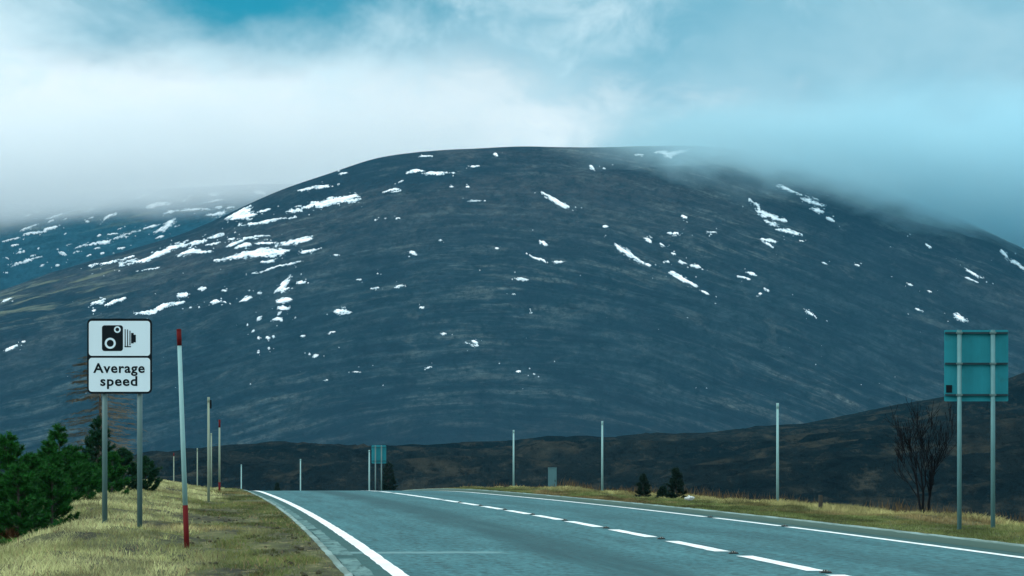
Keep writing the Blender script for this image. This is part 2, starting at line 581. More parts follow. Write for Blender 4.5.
def fitline(pts, deg=2):
    a = np.array([img(*q) for q in pts])
    c = np.polyfit(a[:, 1], a[:, 0], deg)
    dc = np.polyder(c)

    def f(Y):
        Y = np.asarray(Y, float)
        Yc = np.clip(Y, 36, 168)
        dy = Y - Yc
        return np.polyval(c, Yc) + np.polyval(dc, Yc) * dy - np.where(dy > 0, 2.0e-5 * dy * dy, 0)
    return f


xl = fitline([(257, 490.5), (271.6, 494.8), (293, 504), (318, 520), (343, 535), (379, 558), (400, 573)])
xd = fitline([(829, 573.5), (739, 555), (664, 540.5), (612, 529.2), (568.8, 521), (535.7, 515), (503.8, 510.2), (480.8, 506.1),
              (460.4, 502.6), (443.7, 499.9), (427.4, 497.5), (414, 495.8), (402, 494.2), (393.5, 493)], 4)
xr0 = fitline([(1024, 557), (860, 536), (640, 508.8), (569.6, 501.3), (542.5, 499), (488, 493.7)])


def xr(Y):
    return np.maximum(xr0(Y), xd(Y) + 3.0)


def road_z(Y):
    Y = np.asarray(Y, float)
    return -np.where(Y > 160, 1.8e-4 * np.minimum(Y - 160, 120) ** 2 + .0432 * np.maximum(Y - 280, 0), 0.0)


UL = [-0.2, 0.0, .54, .60, .72, 1.5, 2.5, 3.5, 4.6, 6, 8, 11, 16, 30, 60]
ZL = [-.03, -.03, -.03, .03, .05,   .08, .12, .27, .36, .22, -.15, -.7, -1.6, -4, -9]
UR = [-0.2, 0.0, .50, .56, .66, 1.4, 2.4, 3.6, 4.6, 6, 8, 12, 20, 30, 60]
ZR = [-.03, -.03, -.03, .05, .085, .10, .11, .11, .03, -.22, -.8, -1.8, -3.2, -4.5, -9]


def ground_z(X, Y, bumps=True):
    X = np.asarray(X, float)
    Y = np.asarray(Y, float)
    a = xl(Y) - X
    c = X - xr(Y)
    z = np.where(a > c, np.interp(a, UL, ZL), np.interp(c, UR, ZR))
    u = np.maximum(a, c)
    z = z - .42 * smooth(3.9, 5.6, a) * (1 - smooth(60, 74, Y)) + .10 * smooth(3, 4.5, a) * smooth(64, 76, Y) * (1 - smooth(5.5, 8, a))
    if bumps:
        k = smooth(0.7, 3.5, u)
        z = z + k * (fbm(X * .35, Y * .2, 4, 3) * 0.10 + fbm(X * 1.3, Y * .9, 3, 9) * 0.03)
        z = z + smooth(8, 25, u) * fbm(X * .05, Y * .04, 4, 5) * 1.0
    return z + road_z(Y)


# near ground: verges and the shoulder of the hill
ys = np.concatenate([np.arange(8, 34, 2.0), np.arange(34, 130, 0.7), np.arange(130, 260, 2.0), np.arange(260, 470, 6.0)])
so = np.concatenate([np.linspace(-60, -14, 24)[:-1], np.linspace(-14, -0.9, 46)[:-1], np.linspace(-.9, 0.1, 12), np.linspace(.9, 8.2, 9),
                     [8.75], np.linspace(8.9, 10.2, 14), np.linspace(10.35, 24, 46), np.linspace(25, 68, 24)])
Yg, Sg = np.meshgrid(ys, so, indexing='ij')
wd_ = xr(Yg) - xl(Yg)
Xg = np.where(Sg < 0, xl(Yg) + Sg, np.where(Sg > 8.8, xr(Yg) + Sg - 8.8, xl(Yg) + Sg / 8.8 * wd_))
Zg = ground_z(Xg, Yg)
ug = np.maximum(xl(Yg) - Xg, Xg - xr(Yg))
lim = np.where(Xg > xr(Yg), 5.0, 9.0)
vergef = 1 - smooth(0, 2.5, ug - lim + fbm(Xg * .6, Yg * .4, 3, 31) * 1.2)
near = mesh_np('verge_ground', np.stack([Xg, Yg, Zg], -1).reshape(-1, 3), grid_faces(*Xg.shape), M['verge_soil'], smooth_shade=True,
               fattrs={'verge': vergef.ravel()})
tag(near, 'mossy brown soil of the grass verges beside the road', None, None, 'structure')

# ------------------------------------------------------------------ road
yr = np.concatenate([np.arange(10, 200, 1.0), np.arange(200, 466, 4.0)])
fr = np.concatenate([[-.56, -.3, -.1, .1], np.linspace(.6, 8.2, 12), [8.65, 8.9, 9.1, 9.32]])
Yr, Fr = np.meshgrid(yr, fr, indexing='ij')
W_ = xr(Yr) - xl(Yr)
Xr = np.where(Fr < 0, xl(Yr) + Fr, np.where(Fr > 8.8, xr(Yr) + Fr - 8.8, xl(Yr) + Fr / 8.8 * W_))
camber = -0.010 * ((Fr - 4.4) / 4.4) ** 2
Zr_ = road_z(Yr) + camber
road = mesh_np('road', np.stack([Xr, Yr, Zr_], -1).reshape(-1, 3), grid_faces(*Xr.shape), M['asphalt'], smooth_shade=True,
               fattrs={'across': Fr.ravel(), 'along': Yr.ravel()})
tag(road, 'weathered two lane asphalt road curving left over a crest', None, None, 'structure')


def road_surface(X, Y):
    f = np.clip((X - xl(Y)) / (xr(Y) - xl(Y)) * 8.8, -1, 10)
    return road_z(Y) - 0.010 * ((f - 4.4) / 4.4) ** 2


def paint(name, xf, y0, y1, wid, step=0.8, rag=0.005, lift=0.005):
    n = max(3, int((y1 - y0) / step))
    Y = np.linspace(y0, y1, n)
    V = []
    for s in (-.5, -.17, .17, .5):
        X = xf(Y) + s * wid + (rag * rng.normal(size=n) if abs(s) == .5 else 0)
        V.append(np.stack([X, Y, road_surface(X, Y) + lift], -1))
    V = np.stack(V, 1).reshape(-1, 3)
    return mesh_np(name, V, grid_faces(n, 4), M['road_paint'], road)


paint('edge_line', xl, 12, 460, 0.185)
k0 = 43.6
for a, bnd in ((12, 75.3), (76.4, 87.4), (89.2, 460)):
    paint('edge_line', lambda Y: xr(Y), a, bnd, 0.16)
starts = [img(px, py)[1] for px, py in ((829, 573.5), (739, 555), (664, 540.5), (612, 529.2), (568.8, 521), (535.7, 515), (503.8, 510.2),
          (480.8, 506.1), (460.4, 502.6), (443.7, 499.9), (427.4, 497.5), (414, 495.8), (402, 494.2), (393.5, 493))]
starts = [q - .6 for q in starts]
starts = [starts[0] - 18.4, starts[0] - 9.2] + starts
while starts[-1] < 430:
    starts.append(starts[-1] + 9.1)
for i, y1 in enumerate(starts):
    y0 = y1 - 7.1
    paint('lane_dash', xd, max(y0, 10), y1, 0.22, 0.7, 0.007)

# pale worn channel slabs between edge line and kerb
def strip(name, u0, u1, y0, y1, mat, lift, side, rag=.03, step=.6, parent=None):
    n = max(3, int((y1 - y0) / step))
    Y = np.linspace(y0, y1, n)
    V = []
    for k, u in enumerate(np.linspace(u0, u1, 4)):
        e = 1.0 if k in (0, 3) else 0.0
        uu = u + e * (rag * fbm(Y * .9, Y * 0 + k * 7.7, 3, 41) + rag * .2 * rng.normal(size=n))
        X = xl(Y) - uu if side < 0 else xr(Y) + uu
        V.append(np.stack([X, Y, road_surface(X, Y) + lift], -1))
    return mesh_np(name, np.stack(V, 1).reshape(-1, 3), grid_faces(n, 4), mat, parent or road)


for y0, y1, u0, u1 in ((20, 35, .30, .5), (36, 50.6, .28, .52), (52.2, 62.5, .27, .53), (62.9, 72, .31, .5), (72.6, 84, .32, .52), (85, 104, .34, .5), (105, 131, .34, .52)):
    strip('channel_slab', u0, u1, y0, y1, M['slab'], .006, -1, .02)

# kerbs: low concrete edging on the left, upstand kerb on the right
def kerb(side, u0, u1, h0, h1, name, label):
    Y = np.concatenate([np.arange(10, 200, 0.915), np.arange(200, 462, 4.0)])
    prof = [(u0, -.05), (u0 + .004, h0), (u0 + .02, h1), (u1 - .015, h1), (u1, h1 - .015), (u1 + .002, -.06)]
    V = []
    jig = rng.normal(size=len(Y)) * .006
    for u, z in prof:
        X = xl(Y) - u + jig if side < 0 else xr(Y) + u + jig
        V.append(np.stack([X, Y, road_z(Y) + z + (rng.normal(size=len(Y)) * .003 if z > 0 else 0)], -1))
    o = mesh_np(name, np.stack(V, 1).reshape(-1, 3), grid_faces(len(Y), len(prof)), M['kerb'], None)
    tag(o, label, None, None, 'structure')


m, t, b = material('kerb_concrete')
M['kerb'] = m
g = t.node('ShaderNodeNewGeometry')
p = g.outputs['Position']
nz = t.math('ABSOLUTE', t.sep(g.outputs['True Normal'])[2])
n1 = t.noise(t.vmath('MULTIPLY', p, (2, .2, 2)), 1.5, 5, .65)
c = t.mix(t.ramp(n1, .35, .65), (.18, .29, .27), (.08, .145, .125))
c = t.mix(t.ramp(nz, .7, .3), c, (.045, .105, .085))        # darker green on the upright face
t.set(b.inputs['Base Color'], c)
b.inputs['Roughness'].default_value = .9
kerb(-1, .565, .665, .035, .055, 'kerb', 'low pale concrete edging kerb along the left verge')
kerb(1, .50, .64, .075, .095, 'kerb', 'raised concrete kerb with a dark green face along the right verge')

# ------------------------------------------------------------------ moor
MRX = [-400, 0, 160, 240, 300, 380, 450, 540, 600, 654, 699, 741, 807, 848, 906, 973, 1022, 1120, 1400]
MRY = [470, 468, 465, 460, 455, 450, 447, 445, 444, 439.5, 437, 430, 425, 418, 405, 394, 373, 340, 310]
YR = 1150.0


def moor_z(X, Y):
    Yc = np.clip(Y, 120, 4000)
    pxa = 512 + X / Yc * F
    pxr = 512 + X / YR * F
    pxm = np.where(Yc < YR, .55 * pxa + .45 * pxr, pxr)
    zr = EYE + (HY - np.interp(pxm, MRX, MRY)) * YR / F
    s = np.clip((Y - 170) / (YR - 170), 0, 1) ** 1.05
    z = -5.0 + (zr + 5.0) * s
    z = z - np.where(Y > YR, (Y - YR) * .05, 0)
    amp = smooth(150, 500, Y) * (1 - .75 * smooth(900, YR, Y))
    z = z + amp * (fbm(X * .012, Y * .0075, 5, 77) * 5.0 + np.abs(fbm(X * .03, Y * .014, 6, 55, .58)) * -9.5 + 2.6)
    z = z + fbm(X * .022, Y * .006, 5, 61, .6) * smooth(600, YR, Y) * 1.8
    dn = np.maximum(np.abs(X - (xl(np.clip(Y, 10, 460)) + 4.4)), 0)
    z = z - 3.0 * (1 - smooth(30, 60, dn)) * (1 - smooth(440, 560, Y))
    return z


ym = np.concatenate([np.arange(60, 400, 3.0), np.arange(400, 1300, 4.5), np.arange(1300, 2600, 40)])
xm = np.concatenate([np.arange(-700, -260, 20), np.arange(-260, 260, 3.2), np.arange(260, 720, 20)])
Ym, Xm = np.meshgrid(ym, xm, indexing='ij')
moor = mesh_np('moorland', np.stack([Xm, Ym, moor_z(Xm, Ym)], -1).reshape(-1, 3), grid_faces(*Xm.shape), M['moor'], smooth_shade=True)
tag(moor, 'dark brown heather moorland rising gently beyond the road', None, None, 'structure')

gs = 40000.0
gv = [(-gs, -gs, -120), (gs, -gs, -120), (gs, gs, -120), (-gs, gs, -120)]
tag(mesh_np('ground', gv, [(0, 1, 2, 3)], M['moor']), 'dark valley ground far below the moor', None, None, 'structure')

# ------------------------------------------------------------------ mountains
def ridge_fn(P, Yr):
    P = np.array(P, float)
    X = (P[:, 0] - 512) * Yr / F
    Z = EYE + (HY - P[:, 1]) * Yr / F

    def f(x):
        acc = 0
        for dx in (-24, -12, 0, 12, 24):
            acc = acc + np.interp(x + dx, X, Z)
        return acc / 5
    return f


YA, FA = 5200.0, 3850.0
main_r = ridge_fn([(-600, 400), (-250, 355), (-100, 322), (0, 291), (20, 285), (55, 272), (90, 261), (130, 250), (165, 240), (195, 230), (220, 218), (245, 206), (270, 194), (305, 181),
                   (340, 170), (360, 162), (380, 157), (405, 153), (440, 150), (480, 148.5), (520, 146), (560, 147), (600, 147.5), (640, 146), (680, 145), (720, 147),
                   (770, 154), (820, 167), (870, 184), (910, 199), (945, 212), (985, 230), (1024, 249), (1100, 286), (1250, 350), (1600, 440)], YA)


def main_z(X, Y):
    tt = np.clip((Y - FA) / (YA - FA), -1, 2)
    zr = main_r(X)
    foot = 12.0 + 10 * fbm(X * .002, X * 0, 3, 2)
    s = 1 - np.clip(1 - tt, 0, 1) ** 1.28
    z = foot + (zr - foot) * s
    rel = (np.clip(tt, 0, 1) * (1 - np.clip(tt, 0, 1)) * 4) ** .8
    bl = zr - z
    z = z + rel * (fbm(X * .0042 + bl * .004, bl * .014, 5, 12) * 13 - np.abs(fbm(X * .009, bl * .03 + Y * .001, 4, 8)) * 15)
    z = z + rel * fbm(X * .03, Y * .02, 4, 99) * 3.5
    z = np.where(tt > 1, zr - (tt - 1) * 420 - ((tt - 1) * 20) ** 2 * .3, z)
    return np.where(tt < 0, foot + tt * 220, z)


FX = np.linspace(-3000, 3000, 1201)
FM = np.interp(FX, [-3000, -700, -330, -90, 60, 160, 420, 3000], [.16, .20, .34, .10, -.12, -.38, -.46, -.46])
FG = np.cumsum(FM) * (FX[1] - FX[0])
FG -= FG[600]


def flow_ref(x):
    """height of the drainage lines that run along the slope"""
    return np.interp(x, FX, FG) + 600


def hill_mesh(name, zf, rf, x0, x1, dx, y0, y1, dy, mat, label):
    xs_ = np.arange(x0, x1, dx)
    ys_ = np.arange(y0, y1, dy)
    YY, XX = np.meshgrid(ys_, xs_, indexing='ij')
    ZZ = zf(XX, YY)
    o = mesh_np(name, np.stack([XX, YY, ZZ], -1).reshape(-1, 3), grid_faces(*XX.shape), mat, smooth_shade=True,
                fattrs={'below': (rf(XX) - ZZ).ravel(), 'flow': (flow_ref(XX) - ZZ).ravel()})
    tag(o, label, None, None, 'structure')
    return o, (x0, dx, y0, dy, ZZ)


mountain, GA = hill_mesh('mountain', main_z, main_r, -1300, 1300, 5.0, 3500, 5900, 7.0, M['hill'],
                         'broad dark heather mountain streaked with snow under low cloud')
YB, FB = 7000.0, 5600.0
far_r = ridge_fn([(-800, 300), (-400, 240), (-150, 205), (0, 199), (100, 191), (200, 187), (250, 184), (300, 184), (360, 192), (430, 195), (500, 230), (620, 300), (900, 400)], YB)


def far_z(X, Y):
    tt = np.clip((Y - FB) / (YB - FB), -1, 2)
    zr = far_r(X)
    s = 1 - np.clip(1 - tt, 0, 1) ** 1.15
    rel = (np.clip(tt, 0, 1) * (1 - np.clip(tt, 0, 1)) * 4) ** .8
    z = 60 + (zr - 60) * s
    bl = zr - z
    z = z + rel * (fbm(X * .003 + bl * .004, bl * .011, 5, 112) * 20 - np.abs(fbm(X * .008, bl * .02, 4, 18)) * 10)
    z = np.where(tt > 1, zr - (tt - 1) * 420, z)
    return np.where(tt < 0, 60 + tt * 300, z)


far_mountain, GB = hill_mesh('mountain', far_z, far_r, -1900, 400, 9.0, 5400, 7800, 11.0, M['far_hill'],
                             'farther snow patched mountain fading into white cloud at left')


def cast(px, py, G, Y0, Y1, step):
    """where a sight line meets a mountain"""
    x0, dx, y0, dy, ZZ = G
    ax = (px - 512) / F
    az = (HY - py) / F
    hitY = np.full(px.shape, np.nan)
    done = np.zeros(px.shape, bool)
    prev = None
    for Y in np.arange(Y0, Y1, step):
        fx = np.clip((ax * Y - x0) / dx, 0, ZZ.shape[1] - 1.001)
        fy = min(max((Y - y0) / dy, 0), ZZ.shape[0] - 1.001)
        ix = fx.astype(int)
        iy = int(fy)
        tx = fx - ix
        ty = fy - iy
        z = (ZZ[iy, ix] * (1 - tx) + ZZ[iy, ix + 1] * tx) * (1 - ty) + (ZZ[iy + 1, ix] * (1 - tx) + ZZ[iy + 1, ix + 1] * tx) * ty
        dz = z - (EYE + az * Y)
        if prev is not None:
            hit = (~done) & (dz >= 0) & (prev < 0)
            hitY[hit] = Y - step * (dz[hit] / (dz[hit] - prev[hit] + 1e-9))
            done |= hit
        prev = dz
    return ax * hitY, hitY, EYE + az * hitY


SNOW = []


def S(ox, oy, sc, items, far=False):
    for it in items:
        *pts, hw = it
        SNOW.append(([(ox + x / sc, oy + y / sc) for x, y in pts], hw / sc, far))


S(0, 170, 4.8, [((220, 240), (300, 215), (390, 188), 5), ((410, 203), (450, 186), 8), ((425, 237), (450, 228), 6), ((480, 262), (505, 235), (555, 210), 9),
  ((90, 298), (130, 280), (180, 262), 7), ((110, 312), (200, 302), (250, 280), (295, 265), 10), ((10, 348), (60, 335), (100, 325), 5),
  ((78, 402), (125, 392), 8), ((5, 460), (70, 455), (130, 440), (215, 413), 8), ((285, 400), (320, 410), 9), ((350, 400), (390, 392), 9), ((265, 462), (290, 456), 5),
  ((20, 495), (48, 490), 5), ((370, 370), (430, 360), (510, 345), (600, 315), (670, 295), 10), ((510, 315), (570, 308), 5), ((565, 382), (600, 375), 5),
  ((650, 140), (715, 120), 9), ((700, 182), (760, 168), (825, 163), 11), ((785, 210), (840, 202), 10), ((690, 285), (770, 262), 6), ((740, 305), (790, 280), (840, 240), 14),
  ((745, 332), (790, 318), 5), ((120, 225), (150, 215), 5), ((20, 420), (45, 432), 4), ((180, 470), (215, 455), 4), ((480, 405), (500, 402), 4)], True)
S(175, 160, 4.8, [((0, 245), (60, 245), (110, 237), (165, 240), 8), ((135, 208), (190, 200), (235, 185), 9), ((150, 175), (215, 165), 8), ((155, 270), (210, 262), (250, 245), 11),
  ((195, 232), (235, 225), 9), ((245, 235), (285, 228), 8), ((370, 165), (400, 155), (430, 165), 10), ((63, 175), (70, 170), 8), ((590, 85), (640, 100), (690, 70), 12)], True)
S(0, 170, 4.8, [((430, 465), (500, 452), (570, 437), (640, 417), 9), ((575, 452), (690, 437), (760, 405), (840, 372), (940, 355), (1070, 308), 15), ((640, 490), (730, 478), (790, 465), 5)])
S(175, 160, 4.8, [((245, 290), (300, 262), (370, 225), 13), ((270, 285), (330, 270), (385, 262), 19), ((370, 260), (465, 238), 8), ((305, 318), (380, 310), (460, 292), (575, 276), 10),
  ((530, 255), (590, 238), (690, 215), (790, 200), (888, 195), 15), ((690, 214), (770, 190), (880, 180), 14), ((590, 150), (680, 135), (760, 127), 8), ((765, 122), (795, 118), 5),
  ((785, 72), (830, 62), 6), ((15, 465), (80, 440), (130, 440), 12), ((90, 450), (180, 440), 7), ((145, 415), (220, 397), 5), ((235, 425), (290, 400), (350, 375), 8),
  ((250, 385), (300, 375), 7), ((300, 380), (370, 375), (450, 368), 9), ((290, 425), (330, 415), (370, 408), 11), ((390, 405), (495, 400), 8), ((485, 415), (560, 400), (640, 382), (660, 375), 11),
  ((190, 485), (230, 480), 8), ((235, 480), (310, 470), (370, 450), (470, 430), 14), ((330, 460), (440, 455), (545, 440), 15), ((415, 495), (470, 485), (510, 460), 8),
  ((590, 450), (650, 440), (710, 422), 7), ((370, 548), (420, 540), (490, 515), (605, 492), 7), ((745, 462), (785, 458), 6)])
S(175, 270, 4.8, [((105, 98), (150, 88), 8), ((10, 125), (75, 118), 12), ((165, 170), (190, 155), (220, 148), 9), ((225, 150), (250, 165), 7), ((65, 183), (80, 180), 6), ((110, 183), (120, 181), 5),
  ((225, 103), (250, 102), 7), ((310, 155), (340, 145), (365, 135), 10), ((395, 118), (420, 112), 8), ((485, 105), (520, 80), (560, 35), 14), ((500, 105), (550, 92), 10), ((580, 68), (630, 58), 7),
  ((490, 155), (560, 145), 11), ((480, 190), (555, 182), 9), ((490, 220), (510, 205), 8), ((460, 248), (490, 235), (525, 245), 10), ((395, 248), (415, 230), 9), ((345, 270), (352, 268), 7),
  ((365, 300), (385, 292), 7), ((395, 333), (408, 330), 7), ((435, 332), (452, 327), 8), ((465, 323), (480, 320), 6), ((395, 402), (405, 400), 5), ((445, 382), (458, 377), 7), ((605, 325), (622, 320), 8),
  ((572, 235), (580, 234), 5), ((725, 307), (765, 300), 7), ((755, 205), (800, 198), (850, 205), 13), ((640, 410), (652, 408), 7), ((665, 425), (690, 407), 8), ((715, 535), (738, 532), 7)])
S(0, 270, 4.8, [((0, 158), (60, 138), 6), ((435, 165), (480, 155), (505, 142), 11), ((505, 175), (550, 155), (605, 138), 8), ((440, 200), (458, 196), 7), ((645, 212), (740, 203), (780, 180), (880, 155), 12), ((10, 395), (50, 378), (85, 365), 9),
  ((105, 352), (120, 346), 6)])
S(350, 130, 4.8, [((320, 130), (395, 128), 5), ((690, 118), (708, 126), 8), ((570, 178), (620, 174), 5), ((270, 212), (300, 200), (360, 200), 10), ((345, 212), (390, 210), (500, 208), 8), ((-30, 332), (45, 322), 12),
  ((155, 305), (190, 292), (245, 290), 10), ((225, 258), (258, 245), 5), ((475, 275), (500, 278), 7), ((560, 277), (572, 278), 7), ((560, 345), (640, 343), 6), ((115, 434), (130, 434), 5), ((165, 428), (178, 428), 5),
  ((222, 428), (238, 428), 6), ((425, 531), (440, 534), 5)])
S(350, 120, 2.057, [((120, 273), (138, 278), 4), ((54, 310), (61, 310), 3), ((42, 348), (60, 346), 4), ((10, 330), (22, 330), 2.2), ((85, 347), (112, 340), 3), ((144, 388), (153, 388), 2.8), ((186, 441), (196, 442), 2.8),
  ((236, 459), (266, 467), 4.5), ((250, 456), (264, 460), 3.5), ((5, 520), (25, 520), 2.5), ((150, 513), (168, 510), 2.5), ((342, 519), (350, 519), 2.4), ((374, 525), (383, 525), 2.4), ((390, 250), (405, 260), 4),
  ((370, 280), (402, 293), 2.8), ((416, 294), (442, 293), 3.2), ((340, 327), (366, 333), 4), ((299, 266), (307, 266), 2.4), ((333, 360), (340, 360), 2.4), ((368, 398), (378, 397), 2.2)])
S(525, 130, 3.034, [((50, 190), (90, 215), (130, 236), 7), ((95, 222), (132, 237), 7), ((195, 110), (212, 122), 6), ((232, 117), (242, 120), 4), ((330, 75), (355, 78), 4), ((395, 70), (440, 75), (500, 62), 7), ((420, 72), (447, 86), 5),
  ((235, 298), (250, 295), 5), ((241, 321), (248, 324), 4), ((270, 345), (300, 370), (360, 408), 8), ((362, 408), (385, 413), 4), ((360, 330), (388, 339), 7), ((405, 345), (424, 355), 5), ((435, 316), (472, 318), 6), ((446, 376), (456, 379), 5),
  ((460, 396), (490, 408), 6), ((505, 412), (531, 418), 5), ((423, 399), (438, 405), 4), ((440, 432), (480, 455), (525, 478), 8), ((475, 262), (492, 269), 4)])
S(690, 130, 3.034, [((258, 170), (290, 178), (340, 200), 6), ((340, 210), (375, 220), (405, 232), 9), ((365, 240), (402, 251), 7), ((412, 267), (437, 278), 5), ((178, 215), (205, 230), (212, 248), 7), ((200, 248), (240, 262), (290, 278), 9),
  ((220, 272), (270, 295), 6), ((262, 305), (300, 310), (340, 322), 7), ((330, 338), (346, 340), 4), ((210, 332), (262, 343), 6), ((215, 335), (252, 358), 5), ((48, 312), (80, 313), 5), ((0, 413), (32, 419), 4), ((145, 446), (182, 456), 5),
  ((168, 433), (202, 444), 4), ((30, 488), (66, 505), 3), ((208, 499), (218, 502), 4), ((222, 482), (240, 491), 4), ((345, 548), (380, 569), 5), ((398, 403), (420, 411), 3.5), ((90, 518), (100, 521), 3)])
S(850, 200, 4.115, [((620, 210), (650, 235), 9), ((640, 238), (680, 260), (716, 286), 8), ((455, 270), (500, 300), (550, 328), 7), ((470, 318), (527, 343), 5), ((310, 185), (334, 199), 6), ((20, 269), (42, 276), 4), ((235, 345), (257, 356), 5),
  ((270, 449), (303, 461), 5), ((320, 376), (336, 381), 4), ((425, 470), (450, 490), (490, 503), 9), ((430, 472), (470, 500), 10), ((242, 138), (254, 141), 4)])


def seg_dist(px, py, pts):
    best = np.full(px.shape, 1e9)
    tb = np.zeros(px.shape)
    n = len(pts) - 1
    for i, ((ax, ay), (bx, by)) in enumerate(zip(pts, pts[1:])):
        dx, dy = bx - ax, by - ay
        L = dx * dx + dy * dy + 1e-9
        tt = np.clip(((px - ax) * dx + (py - ay) * dy) / L, 0, 1)
        dd = np.hypot(px - ax - tt * dx, py - ay - tt * dy)
        k = dd < best
        best = np.where(k, dd, best)
        tb = np.where(k, (i + tt) / n, tb)
    return best, tb


def snow_patches():
    rs = np.random.default_rng(77)
    items = [(p, h, f, True) for p, h, f in SNOW]
    for pts, hw, far in SNOW:                       # crumbs of old snow trailing off each patch
        P = np.array(pts)
        d_ = P[-1] - P[0]
        L = np.hypot(*d_) + .1
        d_ = d_ / L
        for q in range(int(2 + L * .10)):
            c_ = P[0] + d_ * rs.uniform(-.3, 1.3) * L + rs.normal(size=2) * (1.5 + hw * 1.3) * np.array([1.5, .8])
            l2 = rs.uniform(.5, 2.6)
            items.append(([tuple(c_ - d_ * l2 / 2), tuple(c_ + d_ * l2 / 2)], rs.uniform(.3, .75), far, False))
    for q in range(110):                            # lone specks
        px = rs.uniform(60, 1020)
        py = rs.uniform(215, 390) if px > 300 else rs.uniform(270, 400)
        sl = (px - 430) / 600 * .55
        l2 = rs.uniform(.4, 2.2)
        items.append(([(px - l2 / 2, py - l2 / 2 * sl), (px + l2 / 2, py + l2 / 2 * sl)], rs.uniform(.25, .6), False, False))
    for q in range(70):                             # streaks on the farther mountain
        px = rs.uniform(0, 290)
        py = rs.uniform(188, 290) - px * .18
        l2 = rs.uniform(2, 9)
        items.append(([(px, py), (px + l2, py - l2 * rs.uniform(.15, .5))], rs.uniform(.5, 1.1), True, True))
    specks = {False: [[], [], [], 0], True: [[], [], [], 0]}
    for i, (pts, hw, far, main) in enumerate(items):
        P = np.array(pts)
        pad = hw * 1.9 + 1.5
        x0, y0 = P.min(0) - pad
        x1, y1 = P.max(0) + pad
        st = 0.33 if (x1 - x0) < 45 else 0.42
        GX, GY = np.meshgrid(np.arange(x0, x1, st), np.arange(y0, y1, st))
        dist, tt = seg_dist(GX, GY, pts)
        d_ = P[-1] - P[0]
        d_ = d_ / (np.hypot(*d_) + 1e-6)
        al = GX * d_[0] + GY * d_[1]
        cr = -GX * d_[1] + GY * d_[0]
        taper = 0.22 + 0.85 * np.sin(np.pi * np.clip(tt * .9 + .05, 0, 1)) ** .8
        nz = fbm(al * .13 + i * 3.1, cr * .62, 4, 200, .6) * 1.2 + fbm(al * .45, cr * 1.5 + i * 5.0, 3, 300, .7) * .9
        wid = hw * taper * (1.12 if hw > 2.2 else .92)
        f = (wid - dist) / max(hw, .7) + nz * .95 * (1 if main else .3) - .20
        f = np.where(dist > wid * 1.8 + 1.2, -1, f)
        X, Y, Z = cast(GX.ravel(), GY.ravel(), GB if far else GA, 5600 if far else 3700, 7000 if far else 5230, 12.0)
        ok = ~np.isnan(Y)
        fr_ = f.ravel()
        inn = (fr_ > 0) & ok
        lift = np.clip(fr_ * 1.6, 0.02, 1.0) * (1.6 if far else 1.1) + .5
        V = np.stack([X, Y, Z + lift], -1)
        g_ = smooth(-.05, .85, fr_)[:, None] * (1 if main else rs.uniform(.45, .95))
        Cc = np.array([.30, .40, .44]) * (1 - g_) + np.array([1.0, 1.0, 1.0]) * g_
        Q = grid_faces(*GX.shape)
        Q = Q[(inn[Q].sum(1) >= 3) & ok[Q].all(1)]
        if len(Q) == 0:
            continue
        Q = Q[np.ptp(Y[Q], axis=1) < 90]          # none across a fold of the ground
        if len(Q) == 0:
            continue
        used, inv = np.unique(Q, return_inverse=True)
        V = V[used]
        Cc = Cc[used]
        Q = inv.reshape(Q.shape)
        if main and ((x1 - x0) - 2 * pad > 8 or hw > 2.2):
            mesh_np('snow_patch', V, Q, M['snow'], far_mountain if far else mountain, cols=Cc)
        else:
            sp_ = specks[far]
            sp_[0].append(V)
            sp_[1].append(Q + sp_[3])
            sp_[2].append(Cc)
            sp_[3] += len(V)
    for far, (Vs, Qs, Cs, n) in specks.items():
        if Vs:
            o = mesh_np('snow', np.concatenate(Vs), np.concatenate(Qs), M['snow'], far_mountain if far else mountain, cols=np.concatenate(Cs))
            o['kind'] = 'stuff'


snow_patches()


# ------------------------------------------------------------------ grass
def blades(P, H, Wd, lean, C, name, label):
    n = len(P)
    yaw = rng.uniform(0, 2 * np.pi, n)
    la = rng.uniform(0, 2 * np.pi, n)
    cx, sx = np.cos(yaw) * Wd / 2, np.sin(yaw) * Wd / 2
    tip = P + np.stack([np.cos(la) * lean * H, np.sin(la) * lean * H, H], -1)
    mid = P + np.stack([np.cos(la) * lean * H * .3, np.sin(la) * lean * H * .3, H * .6], -1)
    w3 = np.stack([cx, sx, np.zeros(n)], -1)
    V = np.stack([P - w3, P + w3, mid + w3 * .7, mid - w3 * .7, tip], 1).reshape(-1, 3)
    i = np.arange(n)[:, None] * 5
    T = np.concatenate([i + np.array([[0, 1, 2]]), i + np.array([[0, 2, 3]]), i + np.array([[3, 2, 4]])], 0)
    cc = np.repeat(C, 5, 0)
    o = mesh_np(name, V, T, M['leaf'], cols=cc)
    tag(o, label, None, None, 'stuff')
    return o


def lerp3(a, b, f):
    return np.array(a)[None, :] * (1 - f[:, None]) + np.array(b)[None, :] * f[:, None]


def verge_points(side, n, u0, u1, y0, y1, pw):
    Y = y0 * (y1 / y0) ** rng.random(n) if pw else rng.uniform(y0, y1, n)
    u = rng.uniform(u0, u1, n)
    X = xl(Y) - u if side < 0 else xr(Y) + u
    return X, Y, u


